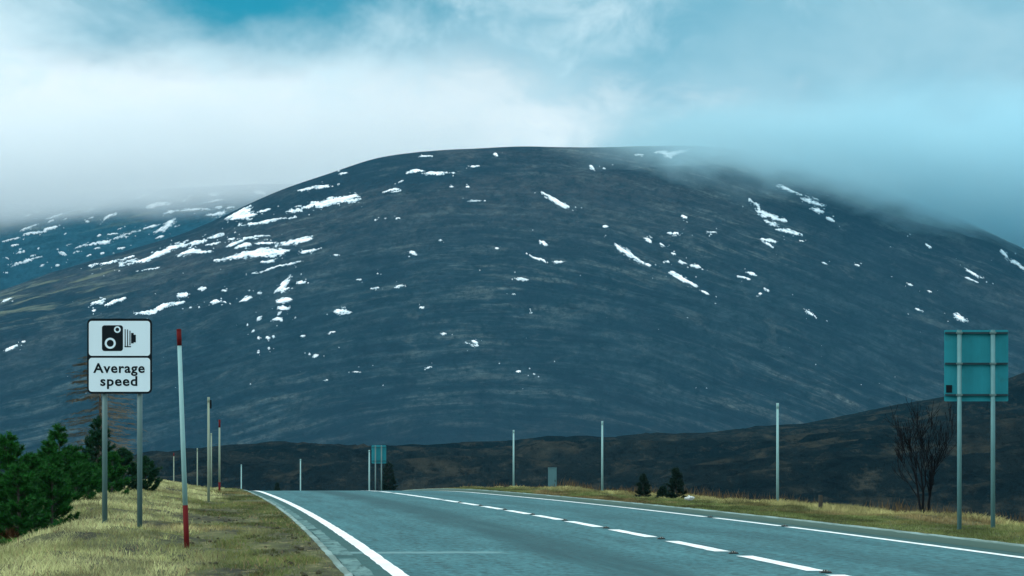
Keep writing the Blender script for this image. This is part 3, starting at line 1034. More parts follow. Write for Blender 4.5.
# left: straw grass on the bank, short mossy turf by the kerb
X, Y, u = verge_points(-1, 400000, .73, 10, 24, 230, True)
cl_ = fbm(X * 1.7, Y * .35, 4, 14)
c2 = fbm(X * .5, Y * .09, 4, 21)
straw = smooth(2.0, 3.4, u + c2 * 2.4 + cl_ * .8)
bare = (fbm(X * 1.5, Y * .13, 5, 88) > .06) & (straw < .75)
keep = ~(bare & (rng.random(len(X)) < .93)) & (rng.random(len(X)) < .35 + .65 * smooth(-.5, .1, cl_))
X, Y, u, cl_, c2, straw = (q[keep] for q in (X, Y, u, cl_, c2, straw))
n = len(X)
H = (.025 + .045 * rng.random(n)) * (1 - straw) * (1 + .8 * cl_) + straw * (.02 + .085 * rng.random(n) ** 1.8) * (1 + .9 * cl_)
H = np.maximum(H, .015)
pxw = Y / F
Wd = np.maximum(.007, pxw * .62) * (.6 + .7 * rng.random(n))
C = lerp3((.075, .098, .032), (.42, .43, .200), straw)
gr = smooth(-.05, .35, fbm(X * .8, Y * .10, 5, 52))
C = C * (1 - .55 * gr[:, None]) + .55 * gr[:, None] * np.array([.17, .20, .06])
br = (rng.random(n) < .10)
C[br] = np.array([.24, .17, .09])
rd = smooth(.22, .5, fbm(X * .55, Y * .09, 4, 66))[:, None]
C = C * (1 - .45 * rd) + .45 * rd * np.array([.30, .22, .10])
C = C * (1 + .9 * fbm(X * 2.6, Y * .22, 4, 67))[:, None] * (.75 + .5 * rng.random((n, 1)))
blades(np.stack([X, Y, ground_z(X, Y) - .01], -1), H, Wd, .8, C, 'grass', 'pale straw and mossy green grass covering the left verge')

# right: greener roadside grass with a yellow fringe at the back
X, Y, u = verge_points(1, 290000, .64, 6.5, 44, 240, True)
cl_ = fbm(X * 1.7, Y * .25, 4, 114)
keep = rng.random(len(X)) < .4 + .6 * smooth(-.5, .1, cl_)
X, Y, u, cl_ = (q[keep] for q in (X, Y, u, cl_))
n = len(X)
back = smooth(2.0, 4.2, u + cl_ * 1.2)
H = (.03 + .05 * rng.random(n)) * (1 - back) + back * (.04 + .16 * rng.random(n) ** 2.0) * (1 + .9 * cl_)
H *= (smooth(7.5, 4.5, u) * .7 + .3) * .7
Wd = np.maximum(.007, Y / F * .75) * (.7 + .6 * rng.random(n))
C = lerp3((.100, .130, .042), (.31, .29, .12), back)
gr = smooth(0, .5, fbm(X * .8, Y * .25, 4, 152))
C = C * (1 - .6 * gr[:, None]) + .6 * gr[:, None] * np.array([.19, .155, .06])
rd = smooth(.12, .45, fbm(X * .7, Y * .08, 4, 166))[:, None]
C = C * (1 - .6 * rd) + .6 * rd * np.array([.20, .13, .065])
C = C * (1 + .9 * fbm(X * 2.2, Y * .2, 4, 167))[:, None] * (.7 + .6 * rng.random((n, 1)))
blades(np.stack([X, Y, ground_z(X, Y) - .01], -1), H, Wd, .7, C, 'grass', 'green and yellow grass strip behind the right kerb')

# brown stalks and heather behind the right verge
n0 = 30000
Y = 70 * (230 / 70.) ** rng.random(n0)
u = rng.uniform(4.6, 12, n0)
X = xr(Y) + u
cl_ = fbm(X * .35, Y * .16, 4, 171) + .35 * smooth(115, 145, Y)
keep = cl_ > .06
X, Y, cl_ = X[keep], Y[keep], cl_[keep]
n = len(X)
H = (.15 + .45 * rng.random(n)) * (.5 + cl_)
C = lerp3((.060, .045, .022), (.17, .11, .045), rng.random(n) ** 2)
blades(np.stack([X, Y, ground_z(X, Y) - .02], -1), H, np.maximum(.01, Y / F * .6), .25, C, 'dead_stalks', 'brown dead stalks and heather behind the right verge')

# scattered clods of dark soil and pale stones on the left turf edge
bm = bmesh.new()
for i in range(130):
    y = random.uniform(34, 85)
    uu = random.uniform(.75, 2.6)
    x = float(xl(y)) - uu
    r = random.uniform(.012, .04)
    ret = bmesh.ops.create_icosphere(bm, subdivisions=1, radius=r, matrix=Matrix.Translation((x, y, float(ground_z(x, y)) + r * .2)))
    for vv in ret['verts']:
        vv.co += Vector((random.uniform(-.3, .3), random.uniform(-.3, .3), random.uniform(-.3, .2))) * r
o = bm_obj('soil_clods', bm, plain('clod', (.045, .045, .028), .95, .6, 8, spec=.05))
tag(o, 'small dark clods and stones scattered on the left turf edge', None, None, 'stuff')


# ------------------------------------------------------------------ road studs
def make_stud():
    root = empty('road_stud', (0, 0, 0))
    bm = bmesh.new()
    prism(bm, [(-.11, 0), (.11, 0), (.085, .022), (-.085, .022)], -.15, .15)
    bm_obj('iron_base', bm, M['rubber'], root)
    bm = bmesh.new()
    prism(bm, [(-.05, .021), (.05, .021), (.038, .042), (-.038, .042)], -.05, .05)
    bm_obj('rubber_insert', bm, M['rubber'], root)
    for s in (-.024, .024):
        bm = bmesh.new()
        tube(bm, [(s, -.056, .031), (s, -.048, .031)], [.009, .009], 8)
        bm_obj('reflector', bm, M['glass_bead'], root)
    return root


def copy_tree(o, parent=None):
    c_ = o.copy()
    COL.objects.link(c_)
    c_.parent = parent
    for ch in list(o.children):
        copy_tree(ch, c_)
    return c_


stud0 = make_stud()
gaps_ = [(starts[i] + starts[i + 1] - 7.1) / 2 for i in range(len(starts) - 1)]
spots = [(float(xd(y)), y, 0) for y in gaps_ if 40 < y < 125] + [(float(xr(75.85)), 75.85, 1), (float(xr(88.3)), 88.3, 1)]
sl = ['nearest black road stud at the bottom gap of the centre dashes', 'second black road stud up the dashed centre line, before its third dash', 'third black road stud up the dashed centre line from the bottom edge',
      'fourth black road stud up the dashed centre line from the bottom edge']
k = 0
for i, (x, y, e) in enumerate(spots):
    o = stud0 if i == 0 else copy_tree(stud0)
    o.scale = (.62, .8, .8)
    o.location = (x, y, float(road_surface(np.array(x), np.array(y))) + .004)
    tag(o, None, 'road stud', 'reflecting studs along the white lines')
    if e:
        o['label'] = 'nearer black stud in a break of the right edge line' if y < 80 else 'farther black stud in a break of the right edge line'
    else:
        o['label'] = sl[k] if k < 4 else ('fifth', 'sixth', 'seventh', 'eighth', 'ninth', 'tenth')[k - 4] + ' road stud up the dashed centre line, a tiny dark dot in its gap'
        k += 1


# ------------------------------------------------------------------ snow poles
def snow_pole(X, Y, ztop, lean=0.0, r=.038, top=.2, basered=.0, kind='plain', label='', group='', tz=0):
    zb = float(ground_z(X, Y)) - .05
    h = ztop - zb
    root = empty('snow_pole', (X, Y, zb), label, 'snow pole', group)
    root.rotation_euler = (0, lean, 0)
    bm = bmesh.new()
    tube(bm, [(0, 0, max(basered - .02, 0)), (0, 0, h * .5), (0, 0, h - top)], [r, r * .93, r * .84], 12)
    bm_obj('pole', bm, M['old_paint'] if group == GL and Y > 60 else M['pole_paint'], root, True)
    if basered:
        bm = bmesh.new()
        tube(bm, [(0, 0, -.1), (0, 0, basered)], [r * 1.06, r * 1.06], 12)
        bm_obj('base_sleeve', bm, M['red_paint'], root, True)
    bm = bmesh.new()
    tube(bm, [(0, 0, h - top), (0, 0, h)], [r * .95, r * .95], 12)
    bm_obj('top_band', bm, M['red_paint'] if kind == 'red' else M['old_paint'] if group == GL else M['pole_paint'], root, True)
    if kind == 'tab':
        bm = bmesh.new()
        box(bm, (r * 1.5, 0, h - .2), (r * 1.4, .012, .24))
        bm_obj('reflector_tab', bm, M['black_paint'], root)
    if kind == 'red':
        bm = bmesh.new()
        tube(bm, [(0, 0, h - .004), (0, 0, h + .012), (0, 0, h + .016)], [r * 1.0, r * 1.0, r * .6], 12)
        bm_obj('cap', bm, M['red_paint'], root, True)
    return root


def at(px, py, Y):
    return (px - 512) * Y / F, EYE + (HY - py) * Y / F


GL = 'snow poles along the left verge'
GR = 'snow poles along the right verge'
x, zt = at(179.2, 330, 50.5)
xb, zb = at(187, 543, 50.5)
snow_pole(xb, 50.5, zt, math.atan2(x - xb, zt - zb), .033, .2, .62, 'red', 'tall leaning white snow pole with red tip and red foot by the speed sign', GL)
x, zt = at(208.6, 397, 107.6)
snow_pole(x, 107.6, zt, 0, .038, .15, 0, 'tab', 'weathered pale snow pole with a black tab beside its top, second nearest on left verge', GL)
x, zt = at(219.5, 420, 155)
snow_pole(x, 155, zt, 0, .042, .3, .42, 'red', 'weathered snow pole with dark red tip and foot, just right of the tabbed pole', GL)
x, zt = at(211.3, 433, 201)
snow_pole(x, 201, zt, 0, .042, .12, 0, 'plain', 'thin yellowish snow pole half hidden just right of the tabbed pole', GL)
x, zt = at(197.3, 448, 300)
snow_pole(x, 300, zt, 0, .048, .25, 0, 'plain', 'distant faint snow pole just left of the tabbed pole', GL)
x, zt = at(173.8, 453, 360)
snow_pole(x, 360, zt, 0, .055, .3, 0, 'red', 'distant snow pole standing farthest left, beyond the tall leaning pole', GL)
x, zt = at(777.6, 403, 103.4)
snow_pole(x, 103.4, zt, 0, .038, .15, 0, 'plain', 'tall pale pole nearest on the right verge, between the pines and bare shrub', GR)
x, zt = at(602.3, 421, 150)
snow_pole(x, 150, zt, 0, .042, .15, 0, 'plain', 'pale pole on the right verge between the cabinet and the little pines', GR)
x, zt = at(513.6, 430, 185)
snow_pole(x, 185, zt, 0, .046, .15, 0, 'plain', 'pale pole on the right verge just left of the roadside cabinet', GR)
x, zt = at(369.3, 450, 284)
snow_pole(x, 284, zt, 0, .06, .15, 0, 'plain', 'short distant pole just left of the far sign back', GR)
x, zt = at(300.5, 459, 355)
snow_pole(x, 355, zt, 0, .065, .15, 0, 'plain', 'distant pole rising behind the road crest, right of the white edge line', GR)
x, zt = at(241.3, 464.5, 426)
snow_pole(x, 426, zt, 0, .07, .15, 0, 'plain', 'farthest tiny pole at the crest, left of the white edge line', GR)


# ------------------------------------------------------------------ average speed camera sign
def text_mesh(name, s, size, mat, parent, loc, bold=.0):
    cu = bpy.data.curves.new(name, 'FONT')
    cu.body = s
    cu.size = size
    cu.offset = bold
    cu.extrude = .002
    cu.space_character = 1.1
    cu.align_x = 'CENTER'
    cu.resolution_u = 4
    tmp = bpy.data.objects.new(name, cu)
    COL.objects.link(tmp)
    bpy.context.view_layer.update()
    me = bpy.data.meshes.new_from_object(tmp.evaluated_get(bpy.context.evaluated_depsgraph_get()))
    bpy.data.objects.remove(tmp)
    me.materials.clear()
    me.materials.append(mat)
    o = bpy.data.objects.new(name, me)
    COL.objects.link(o)
    o.parent = parent
    o.location = loc
    o.rotation_euler = (R(90), 0, 0)
    return o


SY = 57.0
k = SY / F                                    # metres per picture pixel at the sign
xs, _ = at(119.7, 400, SY)
zs = float(ground_z(xs, SY)) - .05
sign = empty('speed_camera_sign', (xs, SY, zs), 'white road sign with camera symbol reading Average speed on two grey posts', 'road sign')


def sx_(px):
    return (px - 119.7) * k


def sz_(py):
    return EYE + (HY - py) * k - zs


bm = bmesh.new()
prism(bm, rrect(64.8 * k, 75.2 * k, 5 * k), -.018, .006, 0, sz_(356.2))
board = bm_obj('board', bm, M['black_paint'], sign)
bm = bmesh.new()
prism(bm, rrect(61.2 * k, 34.8 * k, 3 * k), -.0205, -.016, sx_(119.6), sz_(338.4))
up = bm_obj('symbol_panel', bm, M['sign_white'], sign)
bm = bmesh.new()
prism(bm, rrect(61.2 * k, 33.8 * k, 3 * k), -.0205, -.016, sx_(119.6), sz_(374.8))
lowp = bm_obj('wording_panel', bm, M['sign_white'], sign)
bm = bmesh.new()
prism(bm, rrect(21 * k, 25.8 * k, 2.6 * k), -.0225, -.0195, sx_(112.6), sz_(338.2))
for bx_, hh in ((125.3, 17.5), (127.7, 17.0), (130.1, 14.5)):
    box(bm, (sx_(bx_), -.021, sz_(338.0)), (.95 * k, .003, hh * k))
box(bm, (sx_(127.9), -.0211, sz_(346.7)), (6.6 * k, .003, 1.1 * k))
box(bm, (sx_(132.5), -.0212, sz_(338.2)), (2.6 * k, .003, 10.5 * k))
box(bm, (sx_(134.3), -.0213, sz_(338.6)), (3.4 * k, .003, 7.6 * k))
bm_obj('camera_symbol', bm, M['black_paint'], up)
for cx, cy, r0, r1 in ((110.4, 343.3, 3.5, 5.5), (117.5, 329.6, 1.9, 3.3)):
    bm = bmesh.new()
    ring(bm, sx_(cx), sz_(cy), r0 * k, r1 * k, -.0240, -.0215)
    bm_obj('lens_ring', bm, M['sign_white'], up)
t1 = text_mesh('lettering', 'Average', 13.4 * k, M['black_paint'], lowp, (sx_(119.4), -.0215, sz_(372.6)), .0048)
t2 = text_mesh('lettering', 'speed', 13.4 * k, M['black_paint'], lowp, (sx_(119.1), -.0215, sz_(385.6)), .0048)
for tm, wpx in ((t1, 51.5), (t2, 37.0)):
    xs2 = [vv.co.x for vv in tm.data.vertices]
    tm.scale.x = wpx * k / (max(xs2) - min(xs2))
for px in (104.4, 139.4):
    bm = bmesh.new()
    zt = sz_(322)
    tube(bm, [(sx_(px), .05, -.25), (sx_(px), .05, zt)], [.039, .039], 14)
    bm_obj('post', bm, M['grey_post'], sign, True)
    for py in (331, 383):
        bm = bmesh.new()
        box(bm, (sx_(px), .05, sz_(py)), (.10, .09, .035))
        bm_obj('clip', bm, M['steel'], sign)


# ------------------------------------------------------------------ sign backs
def sign_back(px0, px1, py0, py1, Y, posts, label, rails, plate=True, wide=.038):
    cx, _ = at((px0 + px1) / 2, 400, Y)
    zb = float(ground_z(cx, Y)) - .05
    kk = Y / F
    root = empty('sign_seen_from_behind', (cx, Y, zb), label, 'road sign', 'signs seen from behind')
    fx = lambda p: (p - (px0 + px1) / 2) * kk
    fz = lambda p: EYE + (HY - p) * kk - zb
    bm = bmesh.new()
    prism(bm, rrect((px1 - px0) * kk, (py1 - py0) * kk, 1.2 * kk), .0, .006, 0, fz((py0 + py1) / 2))
    sheet = bm_obj('panel_sheet', bm, M['sign_back'], root)
    for ry in rails:
        bm = bmesh.new()
        hgt = .030
        w2 = (px1 - px0) * kk * .98 / 2
        box(bm, (0, -.022, fz(ry)), (2 * w2, .040, hgt))
        box(bm, (0, -.046, fz(ry) + hgt / 2 - .004), (2 * w2, .012, .012))
        bm_obj('rail', bm, M['dark_rail'], root)
    for p in posts:
        bm = bmesh.new()
        tube(bm, [(fx(p), -.10, -.3), (fx(p), -.10, fz(py0 + .8))], [wide, wide], 14)
        bm_obj('post', bm, M['steel'] if plate else M['grey_post'], root, True)
        bm = bmesh.new()
        tube(bm, [(fx(p), -.10, fz(py0 + .75)), (fx(p), -.10, fz(py0 + .1))], [wide * 1.08, wide * .9], 14)
        bm_obj('post_cap', bm, M['steel'], root, True)
        for ry in rails:
            bm = bmesh.new()
            box(bm, (fx(p), -.10, fz(ry)), (wide * 2 + .026, wide * 2 + .02, .030))
            bm_obj('clip', bm, M['grey_post'], root)
    if plate:
        bm = bmesh.new()
        box(bm, (fx(949.0), -.006, fz(388.8)), (6.0 * kk, .008, 7.6 * kk))
        bm_obj('label_plate', bm, M['black_paint'], sheet)
    return root


sign_back(944.2, 1008.2, 330, 401.3, 65.5, (958.7, 992.2), 'large teal back of a road sign on two tall posts at the right', (333, 363.7, 395))
sign_back(371.6, 386.2, 445.2, 463.5, 277, (375.5, 381.5), 'small distant teal sign back beyond the end of the right verge', (447.5, 461), False, .045)

# ------------------------------------------------------------------ roadside cabinet
cx, zt = at(552.4, 467, 182)
zb = float(ground_z(cx, 182)) - .1
cab = empty('roadside_cabinet', (cx, 182, zb), 'small grey green roadside cabinet standing behind the far right verge', 'cabinet')
H_ = zt - zb
bm = bmesh.new()
box(bm, (0, 0, H_ / 2), (.40, .32, H_ - .10))
bmesh.ops.bevel(bm, geom=bm.edges[:], offset=.012, segments=1, affect='EDGES')
bm_obj('body', bm, M['cabinet'], cab)
bm = bmesh.new()
box(bm, (0, 0, .03), (.44, .36, .10))
bm_obj('plinth', bm, M['concrete'], cab)
bm = bmesh.new()
prism(bm, [(-.22, 0), (.22, 0), (.20, .035), (-.20, .035)], -.18, .18, 0, H_ - .055)
bm_obj('lid', bm, M['cabinet'], cab)
bm = bmesh.new()
box(bm, (0, -.166, H_ * .5), (.34, .012, H_ * .78))
dr = bm_obj('door', bm, M['cabinet'], cab)
bm = bmesh.new()
box(bm, (.12, -.178, H_ * .55), (.03, .012, .09))
bm_obj('handle', bm, M['black_paint'], dr)


# ------------------------------------------------------------------ trees
def needle_mesh(branches, per_m, length, width, cols, rs):
    """needles along a list of branch polylines; returns V, T, C"""
    Vs, Cs = [], []
    for (p0, p1, dens, tipk) in branches:
        p0 = np.array(p0)
        p1 = np.array(p1)
        L = np.linalg.norm(p1 - p0)
        ax = (p1 - p0) / (L + 1e-9)
        n = max(6, int(per_m * L * dens))
        s = rs.random(n) ** .8
        P = p0 + s[:, None] * (p1 - p0)
        rd = rs.normal(size=(n, 3))
        rd -= (rd @ ax)[:, None] * ax
        rd /= np.linalg.norm(rd, axis=1)[:, None] + 1e-9
        dr_ = rd * .75 + ax * (.55 + .4 * rs.random((n, 1)))
        dr_ /= np.linalg.norm(dr_, axis=1)[:, None]
        ln = length * (.6 + .7 * rs.random(n))
        sd = np.cross(dr_, rs.normal(size=(n, 3)))
        sd /= np.linalg.norm(sd, axis=1)[:, None] + 1e-9
        wv = sd * width / 2
        Vs.append(np.stack([P - wv, P + wv, P + dr_ * ln[:, None]], 1).reshape(-1, 3))
        f = rs.random((n, 1)) * .7 + .3 * tipk
        c_ = np.array(cols[0]) * (1 - f) + np.array(cols[1]) * f
        Cs.append(np.repeat(c_ * (.6 + .8 * rs.random((n, 1))), 3, 0))
    V = np.concatenate(Vs)
    return V, np.arange(len(V)).reshape(-1, 3), np.concatenate(Cs)


def make_pine(h, spread, seed, cols, label, group, loc, full=1.0, bushy=1.0):
    rs = np.random.default_rng(seed)
    root = empty('young_pine_tree', loc, label, 'tree', group)
    bm = bmesh.new()
    lx = rs.normal() * .03
    tube(bm, [(0, 0, -.2), (lx * .4, 0, h * .4), (lx, 0, h * .97)], [.03 * h, .02 * h, .004 * h], 7)
    br = []
    nw = int(6 * bushy + h * 2.2)
    for wv in range(nw):
        f = .06 + .88 * (wv / (nw - 1)) ** .95
        z = h * f
        prof = (1 - f) ** 1.05 * (.55 + .45 * min(1, f / .2))
        k_ = rs.integers(4, 7) if f < .85 else 4
        a0 = rs.random() * 6.28
        for j in range(k_):
            a = a0 + j * 6.28 / k_ + rs.normal() * .25
            L = spread * prof * (.7 + .55 * rs.random()) + .05 * h
            up = .25 + .55 * f + rs.normal() * .12
            p0 = (lx * f, 0, z)
            mid = (lx * f + math.cos(a) * L * .6, math.sin(a) * L * .6, z + L * .6 * up * .7)
            e = (lx * f + math.cos(a) * L, math.sin(a) * L, z + L * up * 1.15)
            tube(bm, [p0, mid, e], [.007 * h, .005 * h, .002 * h], 4, False)
            br.append((np.array(p0) * .65 + np.array(mid) * .35, mid, 1.0, .1))
            br.append((mid, e, 1.5, .6))
            for q in range(int(2 * full + 1)):
                ss = .35 + .6 * rs.random()
                b0 = np.array(p0) * (1 - ss) + np.array(e) * ss
                sa = a + rs.choice([-1, 1]) * (.6 + .4 * rs.random())
                l2 = L * (.28 + .25 * rs.random())
                b1 = b0 + np.array([math.cos(sa) * l2, math.sin(sa) * l2, l2 * (.3 + .5 * rs.random())])
                br.append((b0, b1, 1.4, .7))
    br.append(((lx * .9, 0, h * .80), (lx, 0, h * 1.04), 1.6, .7))
    bm_obj('trunk', bm, M['bark'], root)
    V, T, C = needle_mesh(br, 380 / (h ** .4), .055 + .016 * h, .013 + .003 * h, cols, rs)
    mesh_np('crown', V, T, M['needle'], root, cols=C)
    return root


GREEN = ((.002, .018, .003), (.017, .140, .018))
GREEN2 = ((.003, .018, .008), (.009, .068, .024))
pl = [(8, 440, 66, .78, 1, 'bushy dark green pine at the left picture edge'),
      (30, 459, 67, .7, 2, 'low rounded pine between the left edge pine and the slim pine'),
      (46, 445, 74, .58, 3, 'mid sized pine just left of the spire topped pine'),
      (60, 430, 80, .60, 4, 'spire topped pine with a bare leader, left of the speed sign'),
      (76, 455, 82, .7, 5, 'broad bright green pine left of the speed sign posts'),
      (97.5, 422, 93, .58, 6, 'tallest slim dark pine rising beside the left sign post'),
      (112, 455, 90, .62, 7, 'low green pine seen between the two sign posts'),
      (125, 451, 100, .62, 8, 'dark pine between the sign posts, nearer the right post'),
      (146, 459, 108, .62, 9, 'small dark pine just right of the right sign post'),
      (20, 470, 62, .6, 10, 'short bright pine in front at the far left of the thicket'),
      (88, 466, 86, .62, 11, 'short pine at the foot of the tall slim pine'),
      (52, 470, 66, .55, 12, 'short dense pine in front of the spire topped pine')]
for px, py, Yt, sp, sd, lb in pl:
    x, zt = at(px, py, Yt)
    zb = float(ground_z(x, Yt)) - .05
    make_pine((zt - zb) * 1.03, sp * .86, sd, GREEN if sd not in (6, 8, 9) else GREEN2, lb, 'young pines behind the left verge', (x, Yt, zb), 1.7, 1.2)
for px, py, Yt, sp, sd, lb in ((643, 475, 128, .26, 21, 'smaller of two dark young pines on the right verge'),
                               (677, 469.5, 118, .32, 22, 'larger of two dark young pines on the right verge'),
                               (662, 487, 121, .24, 24, 'tiny low pine seedling between the two dark young pines'),
                               (277, 483.5, 240, .28, 23, 'tiny dark pine on the road crest beside the white edge line'),
                               (388, 464, 292, .75, 25, 'dark pine behind the small distant sign back')):
    x, zt = at(px, py, Yt)
    if px == 277:
        x, zt = at(px, py, Yt)
    zb = float(ground_z(x, Yt)) - .1
    make_pine(max(zt - zb, .3), sp, sd, ((.003, .014, .010), (.009, .034, .020)), lb, 'lone young pines beside the road', (x, Yt, zb), 1.7, 1.15)


def twig_tree(bm, bm2, p, d_, L, r, depth, rs, spread, upb):
    """recursive bare branches; thick wood into bm, twigs into bm2"""
    pts = [Vector(p)]
    dd = Vector(d_)
    ns = 4
    for i in range(ns):
        dd = (dd + Vector((rs.normal() * .16, rs.normal() * .16, upb * .10))).normalized()
        pts.append(pts[-1] + dd * L / ns)
    rad = [r * (1 - .55 * i / ns) for i in range(ns + 1)]
    rad = [max(q_, .0055) for q_ in rad]
    tube(bm if r > .0095 else bm2, pts, rad, 6 if r > .012 else 3, False)
    if depth == 0:
        return
    for i in range(2 if depth >= 2 else 1, ns + 1):
        for q in range(2 if i > 1 else 1):
            if rs.random() < .78:
                ax = Vector((rs.normal(), rs.normal(), rs.normal()))
                nd = (dd + ax.cross(dd).normalized() * spread * (.6 + .6 * rs.random())).normalized()
                twig_tree(bm, bm2, pts[i], nd, L * (.42 + .30 * rs.random()), rad[i] * .55, depth - 1, rs, spread, upb)


x, _ = at(925, 500, 84)
zb = float(ground_z(x, 84)) - .12
tree = empty('bare_tree', (x, 84, zb), 'leafless many stemmed dark shrub tree left of the large sign back', 'tree')
rs = np.random.default_rng(5)
b1, b2 = bmesh.new(), bmesh.new()
for a, tilt, L in ((-.10, .08, 1.15), (.04, -.04, 1.45), (.16, .10, 1.3), (.34, .06, .9)):
    twig_tree(b1, b2, (a * .3, rs.normal() * .06, 0), (a * .5, tilt * .5, 1), L * 1.0, .034, 3, rs, .44, 1.3)
bm_obj('stems', b1, M['twig'], tree)
bm_obj('twigs', b2, M['twig'], tree)

# bare larch behind the sign: straight trunk, long drooping tiers of russet twigs
x, zt = at(99.7, 352, 112)
zb = float(ground_z(x, 112)) - .1
larch = empty('larch_tree', (x, 112, zb), 'bare russet larch with drooping tiers of branches behind the speed sign', 'tree')
h = zt - zb
rs = np.random.default_rng(15)
b1, b2 = bmesh.new(), bmesh.new()
tube(b1, [(0, 0, -.2), (.02, 0, h * .5), (0, 0, h)], [.06, .042, .012], 8)
for wv in range(22):
    f = .14 + .83 * wv / 21
    z = h * f
    for j in range(8):
        a = rs.random() * 6.28
        L = (1.5 * (1 - f) ** .38 * (.65 + .5 * rs.random()) + .08) * min(1, .6 + f)
        c_, s_ = math.cos(a), math.sin(a)
        dz = rs.normal() * .03
        pts = [(0, 0, z), (c_ * L * .4, s_ * L * .4, z - L * .05 + dz), (c_ * L * .75, s_ * L * .75, z - L * .13 + dz), (c_ * L, s_ * L, z - L * .10 + dz)]
        tube(b2, pts, [.008, .007, .006, .004], 3, False)
        for q in range(16):
            ss = .2 + .8 * rs.random()
            bx_, by_, bz_ = c_ * L * ss, s_ * L * ss, z - L * .12 * ss + dz
            l2 = .08 + .20 * rs.random()
            sa = a + rs.normal() * .7
            tube(b2, [(bx_, by_, bz_), (bx_ + math.cos(sa) * l2, by_ + math.sin(sa) * l2, bz_ + rs.normal() * .03 - .04)], [.0065, .004], 3, False)
bm_obj('trunk', b1, M['larch_bark'], larch)
bm_obj('twigs', b2, M['larch_twig'], larch)


# low bracken and gorse at the far left
def low_bush(loc, rx, h, n, cols, label, name, seed):
    rs = np.random.default_rng(seed)
    br = []
    for i in range(n):
        a = rs.random() * 6.28
        rr = rx * math.sqrt(rs.random())
        tip = np.array([math.cos(a) * rr, math.sin(a) * rr, h * (1 - .6 * (rr / rx) ** 2) * (.6 + .4 * rs.random())])
        br.append((tip * np.array([.55, .55, .35]), tip, 1.0, rs.random()))
    root = empty(name, loc, label, 'shrub')
    V, T, C = needle_mesh(br, 240, .06, .018, cols, rs)
    mesh_np('foliage', V, T, M['needle'], root, cols=C)
    bm = bmesh.new()
    for b_ in br[::3]:
        tube(bm, [(0, 0, -.05), tuple(b_[0]), tuple(b_[1])], [.008, .006, .003], 3, False)
    bm_obj('stems', bm, M['bark'], root)


for px, Yt, rx, h, cols, lb, nm, sd in ((14, 62, .34, .42, ((.045, .020, .010), (.17, .085, .03)), 'reddish brown dead bracken clump at the left edge', 'bracken_clump', 3),
                                       (13, 58, .22, .22, ((.02, .09, .012), (.08, .26, .03)), 'bright green low shrub below the bracken at left edge', 'gorse_bush', 4),
                                       (-4, 58, .26, .35, ((.02, .07, .012), (.05, .16, .03)), 'mid green low shrub cut by the left picture edge', 'gorse_bush', 5)):
    x, _ = at(px, 500, Yt)
    low_bush((x, Yt, float(ground_z(x, Yt)) - .02), rx, h, 90, cols, lb, nm, sd)

# pale boulder and old stump on the right verge
bm = bmesh.new()
for ox, r in ((0, .085), (-.13, .05)):
    ret = bmesh.ops.create_icosphere(bm, subdivisions=3, radius=r, matrix=Matrix.Translation((ox, 0, r * .3)) @ Matrix.Diagonal((1.3, 1, .75, 1)))
    for vv in ret['verts']:
        vv.co += vv.co.normalized() * float(fbm(np.array(vv.co.x * 22 + 5), np.array(vv.co.y * 22 + vv.co.z * 15), 3, 6)) * .07
stone = bm_obj('boulder', bm, M['stone'], None)
x, z = at(691, 500.5, 112)
stone.location = (x, 112, float(ground_z(x, 112)) + .07)
tag(stone, 'pale whitish boulder in the grass right of the larger young pine', 'boulder')
x, z = at(820.5, 502, 93)
bm = bmesh.new()
tube(bm, [(0, 0, -.3), (.005, 0, .05), (0, 0, .34)], [.06, .055, .048], 9)
stump = bm_obj('wooden_stump', bm, M['wood'], None)
stump.location = (x, 93, float(ground_z(x, 93)))
tag(stump, 'short dark wooden stump at the back of the right verge', 'stump')


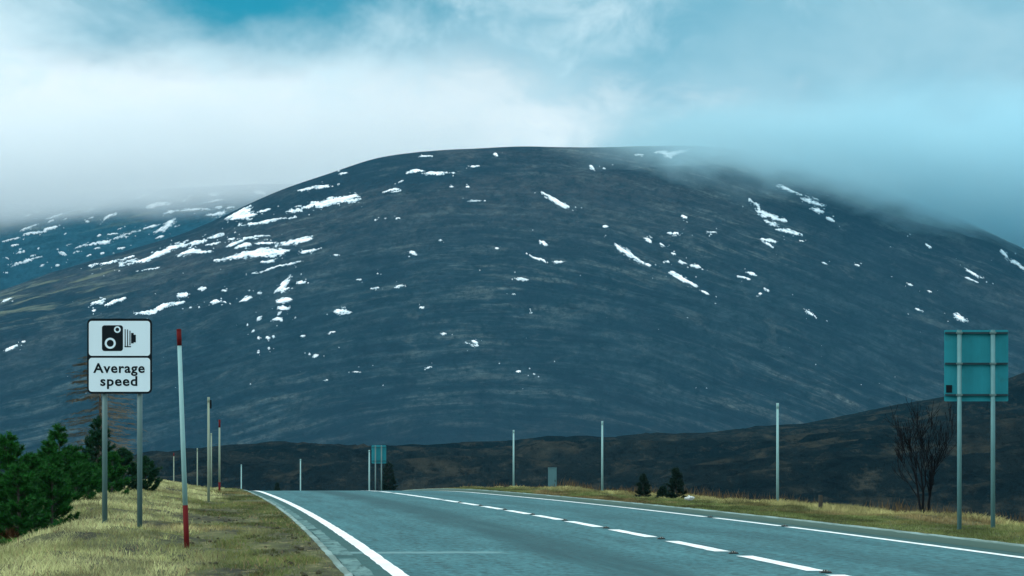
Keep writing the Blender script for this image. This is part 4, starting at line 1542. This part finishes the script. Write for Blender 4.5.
# ------------------------------------------------------------------ cloud banks and air
def cloud(name, x0, x1, y0, y1, z0, z1, dens, colr, label, base, aniso=.2, slope=(0, 0), scale=.006, le=(.35, 1.6), namp=75.0, soft=100.0, top=.35):
    bm = bmesh.new()
    box(bm, ((x0 + x1) / 2, (y0 + y1) / 2, (z0 + z1) / 2), (x1 - x0, y1 - y0, z1 - z0))
    m = bpy.data.materials.new(name)
    m.use_nodes = True
    t = NT(m.node_tree)
    t.n.clear()
    out = t.n.new('ShaderNodeOutputMaterial')
    pv = t.n.new('ShaderNodeVolumePrincipled')
    t.l.new(pv.outputs[0], out.inputs['Volume'])
    p = t.node('ShaderNodeNewGeometry').outputs['Position']
    q = t.sep(p)
    nz = t.noise(t.vmath('MULTIPLY', p, (1, .7, 1.6)), scale, 7, .60, .25)
    nz2 = t.math('MULTIPLY_ADD', nz, 2.0, -1.0)
    # cloud base height: a sloping sheet ragged by noise
    zb_ = t.math('MULTIPLY_ADD', q[0], slope[0], base)
    zb_ = t.math('MULTIPLY_ADD', t.math('POWER', q[0], 2.0), slope[1], zb_)
    hgt = t.math('ADD', t.math('SUBTRACT', q[2], zb_), t.math('MULTIPLY', nz2, namp))
    f = t.ramp(hgt, -8.0, soft)
    ex = (x1 - x0) * .22
    f = t.math('MULTIPLY', f, t.ramp(t.math('MULTIPLY_ADD', nz2, ex * .6, q[0]), x0 + ex * le[0], x0 + ex * le[1]))
    f = t.math('MULTIPLY', f, t.ramp(q[0], x1, x1 - ex * .5))
    f = t.math('MULTIPLY', f, t.ramp(q[1], y0, y0 + (y1 - y0) * .25))
    f = t.math('MULTIPLY', f, t.ramp(q[1], y1, y1 - (y1 - y0) * .2))
    f = t.math('MULTIPLY', f, t.ramp(t.math('MULTIPLY_ADD', nz2, (z1 - z0) * .35, q[2]), z1 - (z1 - z0) * .12, z1 - (z1 - z0) * (top + .25)))
    t.set(pv.inputs['Density'], t.math('MULTIPLY', f, dens))
    pv.inputs['Color'].default_value = (*colr, 1)
    pv.inputs['Anisotropy'].default_value = aniso
    o = bm_obj(name, bm, m)
    tag(o, label, None, None, 'stuff')
    return o


cloud('cloud_bank', -160, 1250, 4450, 5900, 230, 500, .015, (.58, .84, .905), 'blue grey cloud spilling over the mountain summit at right', 360, .1, (0.02, -2.7e-4), .0060, (.68, 1.45), 100.0, 75.0, .3)
cloud('cloud_bank', -1900, 60, 5450, 8600, 300, 650, .0070, (.975, .999, 1.0), 'bright white cloud hiding the far mountain top at left', 470, 0.0, (.105, 0), .007, (.35, 1.6), 60.0, 75.0, .45)

bm = bmesh.new()
box(bm, (0, 3850, 300), (12000, 10300, 900))
m = bpy.data.materials.new('haze')
m.use_nodes = True
t = NT(m.node_tree)
t.n.clear()
out = t.n.new('ShaderNodeOutputMaterial')
pv = t.node('ShaderNodeVolumePrincipled', {'Color': (.16, .66, 1.0, 1), 'Density': 2.8e-5, 'Anisotropy': 0.0})
t.l.new(pv.outputs[0], out.inputs['Volume'])
haze = bm_obj('haze', bm, m)
tag(haze, 'thin blue air over the moor and mountain', None, None, 'stuff')
